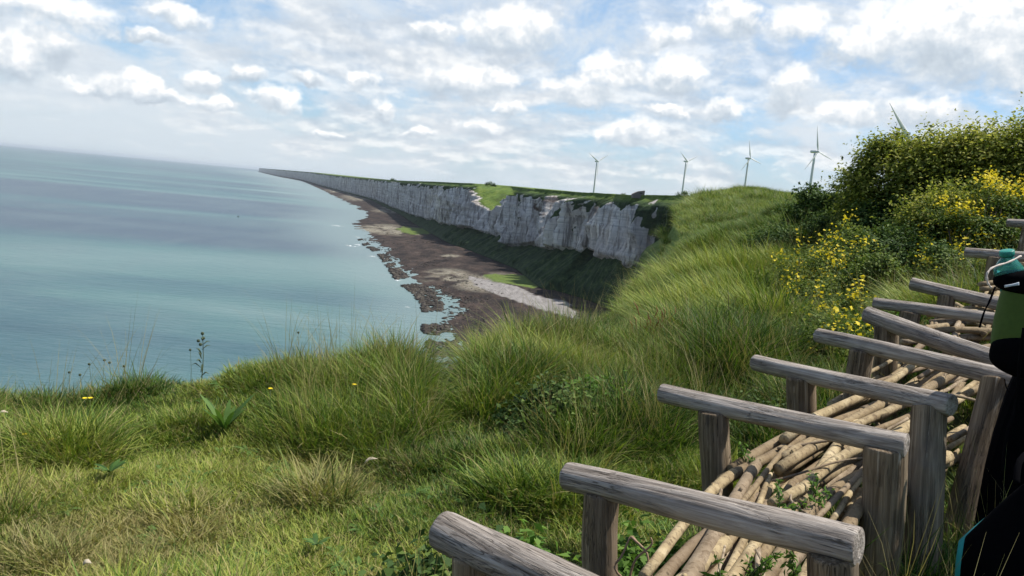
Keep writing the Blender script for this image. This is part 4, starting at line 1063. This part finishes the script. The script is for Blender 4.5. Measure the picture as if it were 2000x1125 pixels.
# red sorrel and dry bits
M_SOR = flat('sorrel_red', (.22, .07, .03), .8)
for px, py, d, lb in [(1262, 660, 7.0, 'rust red sorrel stalks, left of the pair'), (1296, 664, 7.0, 'rust red sorrel stalks, right of the pair')]:
    q = P(px, py+18, d); e = empty('sorrel', (q[0], q[1], gz(q[0], q[1])), lb, 'plant'); mb = MB()
    for k in range(11):
        a = RNG.normal(0, .10, 2); h = RNG.uniform(.22, .46); mb.tube([[a[0], a[1], 0], [a[0]*1.3, a[1]*1.3, h*.7], [a[0]*1.6+.02, a[1]*1.6, h*.88], [a[0]*1.7, a[1]*1.7, h]], [.0015, .002, .005, .001], 5, jit=.2)
    mb.build('stalks', M_SOR, e)
M_DRYL = flat('dry_leaf', (.42, .36, .26), .7)
for px, py, d, L, lb in [(727, 864, 4.25, .075, 'pale dry leaf lying below the broad rosette'), (6, 826, 4.5, .05, 'small pinkish scrap at the left picture edge'), (170, 1116, 2.95, .03, 'tiny pale scrap in the short lawn at lower left')]:
    q = P(px, py, d); t = np.linspace(0, 1, 6); mb = MB(); mb.tube(np.stack([t*L-.5*L, .006*np.sin(4*t), .012*np.sin(3*t)], 1), .011*np.sin(np.pi*np.clip(t, .06, .94)), 8, ell=.35)
    o = mb.build('dry_leaf', M_DRYL); o.location = (q[0], q[1], gz(q[0], q[1])+.09); o.rotation_euler = (.4, -.25, .5); tag(o, lb, 'leaf')
# weeds growing up through the sticks
for px, py, d, lb in [(1530, 985, 2.55, 'green sprig between the big branches behind the second log'), (1590, 955, 2.75, 'feathery green sprig right of the thickest branches'), (1470, 900, 3.2, 'bright green sprig left of the first branch ends'),
                      (1455, 1085, 2.1, 'green sprigs in the gap in front of the second log'), (1570, 1110, 2.0, 'small green sprig beside the nearest right post'), (1420, 1120, 2.05, 'grassy sprig between the two lowest yellow branches')]:
    q = P(px, py, d); mb = MB(); Cs = []
    e = empty('sprig', q-[0, 0, .10], lb, 'weed', 'green sprigs growing through the branches')
    for k in range(4):
        a = RNG.random()*6.28; h = RNG.uniform(.08, .16); dx = RNG.uniform(.02, .09); p1 = np.array([dx*math.cos(a), dx*math.sin(a), h]); mb.tube([[0, 0, 0], p1*.5+[0, 0, .02], p1], .0015, 5)
        for tk in np.linspace(.3, 1, 8): Cs += list(p1*tk+RNG.normal(0, .008, (3, 3)))
    mb.build('stems', M_STEM, e); V, Fc, rn, fl = leaves(np.array(Cs), .026, None, 0, .35); mesh_obj('foliage', V, Fc, M_FRESH, e, False, attrs={'rnd': rn, 'flower': fl})
# curly dry twigs beside the second railing's left post
e = empty('dry_twig', P(1235, 1140, 2.3), 'curly dry brown twigs right of the second railing left post', 'twig'); mb = MB(); o0 = P(1235, 1140, 2.3)
for pts in ([(1228, 1140, 2.3), (1200, 1110, 2.3), (1215, 1085, 2.3), (1232, 1048, 2.3), (1245, 1060, 2.3)], [(1232, 1048, 2.3), (1262, 1078, 2.28), (1268, 1110, 2.28), (1280, 1140, 2.3)], [(1228, 1140, 2.3), (1240, 1095, 2.3), (1272, 1065, 2.28), (1271, 1050, 2.28)]):
    q = catmull(np.array([P(*a)-o0 for a in pts]), 12); mb.tube(q, np.linspace(.004, .0025, 12), 6)
mb.build('stem', flat('dry_twig_bark', (.30, .20, .13)), e)

# ---------------------------------------------------------------- wind turbines
M_TUR = flat('turbine_white_paint', (.62, .63, .64), .45, .4, .04, .3)
HUBH, BL = 49.0, 24.0
AX = np.array([math.sin(R_(144.7)), math.cos(R_(144.7)), 0.0])
def make_turbine():
    e = bpy.data.objects.new('wind_turbine', None); COL.objects.link(e); e.empty_display_size = 5
    mb = MB(); t = np.linspace(0, 1, 16); mb.tube(np.stack([0*t, 0*t, -14+t*(HUBH+12.4)], 1), 1.75-.85*t, 20); mb.build('tower', M_TUR, e)
    mb = MB(); x = np.array([-4.6, -4.2, -3, 0, 1.6, 2.2]); mb.tube(np.stack([x, 0*x, 0*x+HUBH], 1), np.array([.5, 1.2, 1.45, 1.45, 1.3, 1.0]), 14); mb.build('nacelle', M_TUR, e)
    mb = MB(); x = np.array([2.25, 2.6, 3.4, 4.1, 4.4]); mb.tube(np.stack([x, 0*x, 0*x+HUBH], 1), np.array([1.0, 1.15, 1.05, .6, .15]), 14); hub = mb.build('rotor_hub', M_TUR, e)
    return e, hub
def blade_mesh():
    mb = MB(); t = np.linspace(0, 1, 14); ch = np.interp(t, [0, .05, .2, .6, 1], [.55, .6, 1.15, .7, .12]); V = []; Fc = []; k = 10
    for i, ti in enumerate(t):
        tw = R_(62-50*ti**.5)*0+R_(18*(1-ti)); thk = ch[i]*(.5 if ti < .06 else .22)
        for j in range(k):
            a = 2*np.pi*j/k; cx_ = ch[i]*math.cos(a)-ch[i]*.25*(ti > .06); cz_ = thk*math.sin(a)
            V.append((3.2+cz_*math.cos(tw)+cx_*math.sin(tw)+.8*ti**2*0, cx_*math.cos(tw)-cz_*math.sin(tw), .9+ti*(BL-.9)))
    for i in range(13):
        for j in range(k): Fc.append([i*k+j, i*k+(j+1) % k, (i+1)*k+(j+1) % k, (i+1)*k+j])
    Fc.append([13*k+j for j in range(k)]); mb.add(V, Fc); return mb
tur, hub0 = make_turbine()
bl0 = blade_mesh().build('blade', M_TUR, tur)
TL = [(1166, 315, 1225, 182, 'farthest turbine, leftmost, rotor seen almost edge on'), (1340, 315, 1190, 175, 'second turbine from the left above the cliff edge'),
      (1462, 309, 985, 17, 'middle turbine with its whole slender tower in view'), (1592, 296, 690, 17, 'large turbine rising behind the small dark bushes'),
      (1767, 281, 300, 58, 'turbine hidden by the hedge except one raised blade')]
for i, (px, py, d, ph, lb) in enumerate(TL):
    if i == 0: e = tur; bs = [bl0]
    else:
        e = tur.copy(); COL.objects.link(e); bs = []
        for ch in list(tur.children):
            if ch.name.startswith('blade'): continue
            c = ch.copy(); COL.objects.link(c); c.parent = e
        b = bl0.copy(); COL.objects.link(b); b.parent = e; bs = [b]
    while len(bs) < 3: b = bl0.copy(); COL.objects.link(b); b.parent = e; bs.append(b)
    for k, b in enumerate(bs):
        a = R_(ph+120*k); b.location = (0, 0, HUBH); b.rotation_euler = (a, 0, 0)
        # blade mesh is built with its root at the hub axis (x forward)
    q = P(px, py, d); e.location = (q[0], q[1], q[2]-HUBH); e.rotation_euler = (0, 0, math.atan2(AX[1], AX[0]))
    tag(e, lb, 'wind turbine', 'wind turbines on the cliff top')

# ---------------------------------------------------------------- small things on the far plateau
def on(px, py, d): return P(px, py, d)
M_CONC = flat('old_concrete', (.16, .14, .12), .9)
q = on(1247, 381, 720); e = empty('blockhouse', q, 'small wedge shaped blockhouse on the cliff skyline', 'bunker', None, (0, 0, .1)); mb = MB()
V = [(-6, -3, -3), (5, -3, -3), (5, 3, -3), (-6, 3, -3), (-6, -3, .6), (-1, -3, 3.4), (5, -3, 4.6), (5, 3, 4.6), (-1, 3, 3.4), (-6, 3, .6)]
mb.add(V, [[0, 1, 6, 5, 4], [3, 9, 8, 7, 2], [1, 2, 7, 6], [0, 4, 9, 3], [4, 5, 8, 9], [5, 6, 7, 8]]); mb.build('wall', M_CONC, e, False)
mb = MB(); mb.box((1.5, -3.06, 1.9), (1.3, .05, .45)); mb.build('slit', flat('dark_opening', (.02, .02, .02)), e, False)
for px, py, d, r, lb in [(958, 360, 1000, 5, 'dark bush on the skyline above the grassy gully'), (1452, 384, 330, 3.0, 'dark thicket at the foot of the middle turbine'), (1440, 386, 320, 1.6, 'small thicket left of the middle turbine foot'),
                         (1218, 380, 760, 2.0, 'tiny bush left of the wedge shaped blockhouse'), (1335, 380, 620, 4, 'dark bush at the foot of the second turbine'), (768, 352, 1700, 5, 'tiny distant bush on the cliff edge')]:
    q = on(px, py, d); V, Fc, rn, fl, cc = crown(900, r*1.4, r, r, r*.22, 20)
    e = empty('bush', (q[0], q[1], q[2]-r*.45), lb, 'bush'); mesh_obj('foliage', V, Fc, M_DARK, e, False, attrs={'rnd': rn, 'flower': fl})

# ---------------------------------------------------------------- rocks and foam along the shore
def rocks():
    ico = [(0, 0, 1), (.9, 0, .3), (.28, .85, .3), (-.72, .52, .3), (-.72, -.52, .3), (.28, -.85, .3), (.7, .5, -.5), (-.3, .8, -.5), (-.85, 0, -.5), (-.3, -.8, -.5), (.7, -.5, -.5)]
    ic = np.array(ico); Ft = np.array([[0, 1, 2], [0, 2, 3], [0, 3, 4], [0, 4, 5], [0, 5, 1], [1, 6, 2], [2, 7, 3], [3, 8, 4], [4, 9, 5], [5, 10, 1], [6, 7, 2], [7, 8, 3], [8, 9, 4], [9, 10, 5], [10, 6, 1]])
    Vs = []; Fs = []; o = 0; 
    cand = []
    yv = Sh[:, 1]; idx = np.where((yv > 380) & (yv < 1300))[0]
    for _ in range(9000):
        i = RNG.choice(idx); f = RNG.exponential(.10)*(-1) if RNG.random() < .45 else RNG.uniform(-.02, .95); s = Sh[i]; b = Bs[i]; w = np.linalg.norm(b-s)
        if f < 0:
            off = f*w*1.0
            if fbm(np.array([s[0]*.02]), np.array([s[1]*.02]), 5.0, 3)[0] < .50: continue
            off = max(off, -22)*.9; x = s[0]+(b[0]-s[0])/w*off; y = s[1]+(b[1]-s[1])/w*off+RNG.normal()*5; z = SEA+.1; r = RNG.uniform(.7, 2.3)
        else:
            x, y = s+(b-s)*f; y += RNG.normal()*4
            if fbm(np.array([x*.03]), np.array([y*.015]), 15.0, 3)[0] < .42: continue
            z = np.interp(f, [0, .2, 1], [SEA-.1, SEA+.4, SEA+4.5]); r = RNG.uniform(.5, 1.5)
        cand.append((x, y, z, r))
    for x, y, z, r in cand:
        V = ic*(1+.35*RNG.normal(size=(11, 1)))*r*[1.3, 1.3, .6]; a = RNG.random()*6.28; c_, s_ = math.cos(a), math.sin(a)
        V = V @ np.array([[c_, -s_, 0], [s_, c_, 0], [0, 0, 1]]); Vs.append(V+[x, y, z]); Fs.append(Ft+o); o += 11
    mt, g, b = material('seaweed_rock', .8, .3); g.L.new(g.ramp(g.noise(g.pos(), .15, 5, .7), [(.35, (.014, .012, .011)), (.52, (.035, .028, .023)), (.66, (.12, .105, .08))]), b.inputs['Base Color'])
    tag(mesh_obj('shore_rocks', np.vstack(Vs), np.vstack(Fs), mt, None, False), 'dark seaweed covered rocks along the tide line', None, None, 'stuff')
rocks()
mb = MB()
for px, py, w, h in [(682, 480, 26, 2.0), (700, 478, 16, 1.6), (748, 537, 22, 2.6), (726, 501, 14, 1.5), (770, 541, 12, 1.2), (742, 489, 10, 1), (800, 600, 14, 2), (828, 612, 12, 2), (660, 441, 22, 1.2), (742, 505, 16, 1.4), (783, 548, 22, 1.6), (815, 572, 20, 1.6), (848, 600, 16, 1.8), (690, 462, 20, 1.2)]:
    c = hit(px, py, SEA+.15); rx = w/F*np.linalg.norm(c-EYE)*.5; d_ = np.linalg.norm(c-EYE); ry = h/F*d_*d_/100*.5; n = 26; ring = []
    for k in range(n):
        a = 2*np.pi*k/n; m_ = 1+.35*RNG.normal(); ring.append((c[0]+rx*m_*math.cos(a), c[1]+ry*m_*math.sin(a)-rx*.3*math.cos(a), c[2]))
    mb.add([tuple(c+[0, 0, .25])]+ring, [[0, 1+k, 1+(k+1) % n] for k in range(n)])
fm, g, b = material('white_foam', .9, .1); b.inputs['Base Color'].default_value = (.72, .76, .76, 1)
tp = g.N.new('ShaderNodeBsdfTransparent'); ms = g.N.new('ShaderNodeMixShader'); g.L.new(g.mapr(g.noise(g.mapping(g.pos(), (.12, .05, 1)), 1, 5, .7), .46, .58), ms.inputs[0]); g.L.new(tp.outputs[0], ms.inputs[1]); g.L.new(b.outputs[0], ms.inputs[2]); g.L.new(ms.outputs[0], g.N['Material Output'].inputs[0])
tag(mb.build('foam', fm, None), 'small white breaking waves near the reef', None, None, 'stuff')
q = hit(465, 424, SEA); e = empty('buoy', q, 'tiny dark buoy alone on the open sea', 'buoy'); mb = MB(); mb.tube([[0, 0, -.5], [0, 0, .6], [0, 0, 1.4], [0, 0, 1.6]], [1.4, 1.6, 1.2, .3], 12); mb.build('float', flat('buoy_dark', (.05, .05, .05)), e)
mb = MB(); mb.tube([[0, 0, 1.5], [0, 0, 3.6]], [.25, .2], 8); mb.build('mast', flat('buoy_mast', (.08, .05, .05)), e)

# ---------------------------------------------------------------- the walker, pack, bottle, bag
PD = 2.92; HEAD_DIR = np.array([.62, .78, 0.0]); SIDE = np.array([.78, -.62, 0.0])
pc = P(2128, 700, PD)                 # middle of the back
gx, gy = pc[0]+HEAD_DIR[0]*.17, pc[1]+HEAD_DIR[1]*.17
zg = gz(gx, gy)
M_TROU = flat('black_trousers', (.0028, .0028, .0038), 1.0, .02); M_JACK = flat('dark_jacket', (.004, .0045, .006), 1.0, .03); M_SKIN = flat('skin', (.50, .30, .21), .55); M_HAIR = flat('dark_hair', (.03, .02, .014), .6); M_SHOE = flat('dark_shoe', (.03, .028, .026), .7)
HT = 1.70
def W(f, s, z): return np.array([0, 0, 0])+HEAD_DIR*f+SIDE*s+np.array([0, 0, z])
def skin(name, nodes, edges, mat, parent, lv=2):
    me = bpy.data.meshes.new(name); me.from_pydata([tuple(W(*n[:3])) for n in nodes], edges, []); me.update(); me.materials.append(mat)
    o = bpy.data.objects.new(name, me); COL.objects.link(o); o.parent = parent
    sm = o.modifiers.new('skin', 'SKIN'); 
    if not me.skin_vertices: bpy.context.view_layer.objects.active = o
    for i, n in enumerate(nodes): me.skin_vertices[0].data[i].radius = (n[3], n[4] if len(n) > 4 else n[3])
    me.skin_vertices[0].data[0].use_root = True
    ss = o.modifiers.new('sub', 'SUBSURF'); ss.levels = ss.render_levels = lv
    return o
pe = empty('person', (gx, gy, zg), 'walker in black trousers carrying a green and black pack, cut by the right edge', 'person')
# body (one surface): pelvis first
body = [(0, 0, .93, .11, .10), (0, 0, 1.10, .13, .11), (.01, 0, 1.28, .16, .12), (.0, 0, 1.40, .13, .09), (.02, 0, 1.48, .055), (.03, 0, 1.55, .06),
        (0, -.12, .86, .095), (.03, -.19, .48, .062), (-.02, -.20, .10, .035), (.10, -.20, .04, .025),
        (0, .10, .86, .095), (.14, .11, .50, .062), (.10, .11, .12, .035), (.22, .12, .05, .025),
        (0, -.19, 1.38, .055), (.02, -.24, 1.12, .042), (.16, -.22, .92, .034), (0, .19, 1.38, .055), (.02, .24, 1.12, .042), (.16, .22, .92, .034),
        (.04, 0, 1.63, .078, .088), (.045, 0, 1.69, .066, .076), (.04, 0, 1.735, .03, .035), (.13, 0, 1.615, .012)]
ed = [(0, 1), (1, 2), (2, 3), (3, 4), (4, 5), (0, 6), (6, 7), (7, 8), (8, 9), (0, 10), (10, 11), (11, 12), (12, 13), (3, 14), (14, 15), (15, 16), (3, 17), (17, 18), (18, 19), (5, 20), (20, 21), (21, 22), (20, 23)]
bpy.context.view_layer.update()
skin('body', body, ed, M_SKIN, pe)
skin('trousers', [(0, 0, 1.03, .165, .145), (-.01, -.14, .84, .13), (.03, -.20, .48, .10), (-.02, -.21, .10, .085), (0, .10, .84, .115), (.13, .11, .50, .085), (.09, .11, .13, .07)], [(0, 1), (1, 2), (2, 3), (0, 4), (4, 5), (5, 6)], M_TROU, pe)
skin('jacket', [(0, 0, .80, .20, .17), (0, 0, 1.15, .155, .135), (.01, 0, 1.30, .175, .14), (0, 0, 1.41, .14, .11), (0, -.20, 1.39, .068), (.02, -.25, 1.12, .056), (.14, -.225, .95, .046), (0, .20, 1.39, .068), (.02, .25, 1.12, .056), (.14, .225, .95, .046)],
     [(0, 1), (1, 2), (2, 3), (3, 4), (4, 5), (5, 6), (3, 7), (7, 8), (8, 9)], M_JACK, pe)
HAIRPOS = W(-.005, 0, 1.695)
for s in (-1, 1):
    f0 = 0.02 if s < 0 else .14; g0 = -.205 if s < 0 else .12
    skin('shoe', [(f0-.06, g0, .045, .045), (f0+.05, g0, .045, .048, .04), (f0+.15, g0, .035, .04, .03)], [(0, 1), (1, 2)], M_SHOE, pe)
    hb = (.19, s*.225, .88)
    skin('hand', [(*hb, .028, .018), (hb[0]+.03, hb[1], hb[2]-.045, .03, .016)] + [(hb[0]+.055+.004*k, hb[1]+(k-1.5)*.018, hb[2]-.08-.006*(1.5-abs(k-1.5)), .009) for k in range(4)]+[(hb[0]+.045+.004*k, hb[1]+(k-1.5)*.017, hb[2]-.115, .008) for k in range(4)]+[(hb[0]+.045, hb[1]-s*.035, hb[2]-.03, .010), (hb[0]+.065, hb[1]-s*.035, hb[2]-.06, .009)],
         [(0, 1), (1, 2), (1, 3), (1, 4), (1, 5), (2, 6), (3, 7), (4, 8), (5, 9), (0, 10), (10, 11)], M_SKIN, pe, 1)
# pack: superellipsoid bag with lid, green panel, dark base
def soft(name, c, r, mat, parent, base, n=2.6, e2=2.6, taper=0.0):
    nu, nv = 28, 40; V = []
    for i in range(nu+1):
        ph = -np.pi/2+np.pi*i/nu
        for j in range(nv):
            th = 2*np.pi*j/nv
            def pw(v, p): return math.copysign(abs(v)**(2/p), v)
            x = pw(math.cos(ph), n)*pw(math.cos(th), e2); y = pw(math.cos(ph), n)*pw(math.sin(th), e2); z = pw(math.sin(ph), n)
            V.append((x*r[0], y*r[1], z*r[2]))
    V = np.array(V); d = 1+.05*(fbm(V[:, 0]*9+5, V[:, 1]*9, V[:, 2]*9, 3)-.5); V *= d[:, None]; V[:, :2] *= (1-taper*np.clip(V[:, 2:]/r[2], 0, 1))
    Wd = V[:, :1]*SIDE+V[:, 1:2]*HEAD_DIR+V[:, 2:]*np.array([[0, 0, 1.0]])
    Fc = [[i*nv+j, i*nv+(j+1) % nv, (i+1)*nv+(j+1) % nv, (i+1)*nv+j] for i in range(nu) for j in range(nv)]
    o = mesh_obj(name, Wd+(np.asarray(c)-base), Fc, mat, parent, True); return o
M_PG = flat('pack_green_fabric', (.055, .095, .014), .75, .3, .12, 60); M_PB = flat('pack_black_fabric', (.0028, .0028, .0036), 1.0, .02)
pb = P(2060, 745, PD); bp = empty('backpack', pb, 'green backpack with black lid and black base on the walker', 'backpack')
soft('main_bag', P(2074, 640, PD+.02), (.222, .12, .185), M_PG, bp, pb, 4.5, 3.2)
soft('base_pocket', P(2074, 706, PD), (.236, .13, .095), M_PB, bp, pb, 2.7, 3.0)
soft('lid', P(2082, 562, PD-.01), (.236, .12, .055), M_PB, bp, pb, 2.6, 3.2)
mb = MB()
def strap(pts, r=.006, ell=.35): mb.tube(catmull(np.array([P(*a)-pb for a in pts]), 24), r, 8, ell=ell)
strap([(2000, 640, PD-.16), (1992, 700, PD-.16), (1984, 790, PD-.12), (1966, 850, PD-.1), (1957, 925, PD-.1)], .009)
strap([(1944, 560, PD-.06), (1932, 590, PD-.08), (1922, 610, PD-.08), (1913, 640, PD-.08)], .004)
strap([(1962, 740, PD-.1), (1968, 762, PD-.1), (1984, 764, PD-.1), (1992, 750, PD-.1)], .003)
mb.build('strap', M_PB, bp)
mb = MB(); rp_ = catmull(np.array([P(*a)-pb for a in [(1994, 500, PD), (1970, 512, PD-.02), (1940, 522, PD-.04), (1928, 535, PD-.05), (1929, 552, PD-.05), (1936, 562, PD-.05)]]), 30); mb.tube(rp_, .0038+.001*np.sin(np.arange(30)*1.6), 8); mb.build('cord', flat('pale_cord', (.62, .52, .45)), bp)
mb = MB()
for k in range(3):
    mb.tube(catmull(np.array([P(*a)-pb for a in [(1962, 561-k*1.5, PD-.145), (1975, 558-k, PD-.15), (1990, 556-k*2, PD-.15)]]), 8), .0022, 5)
mb.build('piping', flat('grey_piping', (.5, .55, .6)), bp)
# bottle
gm = bpy.data.materials.new('green_bottle_plastic'); gm.use_nodes = True; b = gm.node_tree.nodes['Principled BSDF']; b.inputs['Base Color'].default_value = (.12, .55, .50, 1); b.inputs['Roughness'].default_value = .08; b.inputs['Transmission Weight'].default_value = .75; b.inputs['IOR'].default_value = 1.25
b0 = P(1974, 575, PD+.10); bo = empty('water_bottle', b0, 'teal plastic bottle sticking out of the pack top', 'bottle'); dirb = P(1966, 489, PD+.06)-b0; Lb = np.linalg.norm(dirb); dirb /= Lb
prof = [(0, .033), (.02, .035), (.08, .036), (Lb-.095, .052), (Lb-.070, .050), (Lb-.040, .031), (Lb-.028, .0215), (Lb-.020, .0215)]
mb = MB(); mb.tube([dirb*a for a, r in prof], [r for a, r in prof], 24); mb.build('bottle_body', gm, bo)
mb = MB(); mb.tube([dirb*(Lb-.022), dirb*(Lb-.016), dirb*(Lb-.002), dirb*Lb], [.0245, .026, .026, .023], 24); mb.build('cap', flat('teal_cap', (.02, .22, .17), .4), bo)
soft('hair', HAIRPOS, (.082, .098, .088), M_HAIR, pe, np.zeros(3), 2.1, 2.1)
# bag hanging low behind the walker
M_TEAL = flat('teal_fabric', (.02, .33, .36), .5, .4)
cb = P(2003, 1130, 2.45); eb = empty('hand_bag', cb, 'black bag with shiny teal edge low beside the black trousers', 'bag')
soft('bag_body', P(2003, 1085, 2.45), (.168, .12, .26), M_PB, eb, cb, 3.4, 2.6, .78)
soft('teal_panel', P(1990, 1092, 2.51), (.172, .10, .25), M_TEAL, eb, cb, 3.2, 2.5, .80)
mb = MB(); mb.tube(catmull(np.array([P(*a_)-cb for a_ in [(1985, 945, 2.45), (1990, 905, 2.5), (2010, 885, 2.55), (2032, 905, 2.5), (2035, 945, 2.45)]]), 20), .010, 8); mb.build('handle', M_PB, eb)

def field_grass():
    from mathutils.bvhtree import BVHTree
    co_ = bpy.data.objects['sea_cliff_land']; me = co_.data; bv = BVHTree.FromPolygons([v.co[:] for v in me.vertices], [p.vertices[:] for p in me.polygons])
    n = 16000; d = np.exp(RNG.uniform(np.log(24), np.log(330), n)); px = RNG.uniform(1302, 1640, n); pts = []
    for a, b in zip(px, d):
        q = P(a, 430, b); h_ = bv.ray_cast(Vector((q[0], q[1], 60)), Vector((0, 0, -1)))
        if h_[0] is not None and h_[0].z > -9 and abs(h_[1].z) > .6: pts.append((*h_[0], b))
    pts = np.array(pts); n = len(pts); f = fbm(pts[:, 0]*.06, pts[:, 1]*.06, 2, 4)
    k = f > .40; pts = pts[k]; f = f[k]; n = len(pts); s = (.5+1.9*np.clip(f-.4, 0, .3)/.3)*np.clip(pts[:, 3]/90, .8, 2.2)*(.6+.8*RNG.random(n))
    scatter('field_grass', pts[:, :3]-[0, 0, .1], 16+RNG.integers(0, 2, n), np.stack([RNG.normal(0, .2, n), RNG.normal(0, .2, n), RNG.random(n)*6.28], 1), np.stack([s*1.5, s*1.5, s], 1), np.clip((f-.45)*1.5, 0, .5), 'rough grass and scrub on the field beyond the mound', -.12)
field_grass(); near_grass(); far_grass()

hz = [(x, y, z) for z in (-103, 95) for y in (-25000, 93000) for x in (-93000, 93000)]
ho = mesh_obj('haze', hz, [[0, 2, 3, 1], [4, 5, 7, 6], [0, 1, 5, 4], [2, 6, 7, 3], [0, 4, 6, 2], [1, 3, 7, 5]], None, None, False)
hm = bpy.data.materials.new('sea_haze'); hm.use_nodes = True; nt = hm.node_tree; nt.nodes.remove(nt.nodes['Principled BSDF'])
pv = nt.nodes.new('ShaderNodeVolumePrincipled'); pv.inputs['Color'].default_value = (.80, .88, .97, 1); pv.inputs['Density'].default_value = 1.7e-5; pv.inputs['Anisotropy'].default_value = .2
nt.links.new(pv.outputs[0], nt.nodes['Material Output'].inputs['Volume']); ho.data.materials.append(hm)
tag(ho, 'thin pale sea haze that fades the far cliffs', None, None, 'stuff')
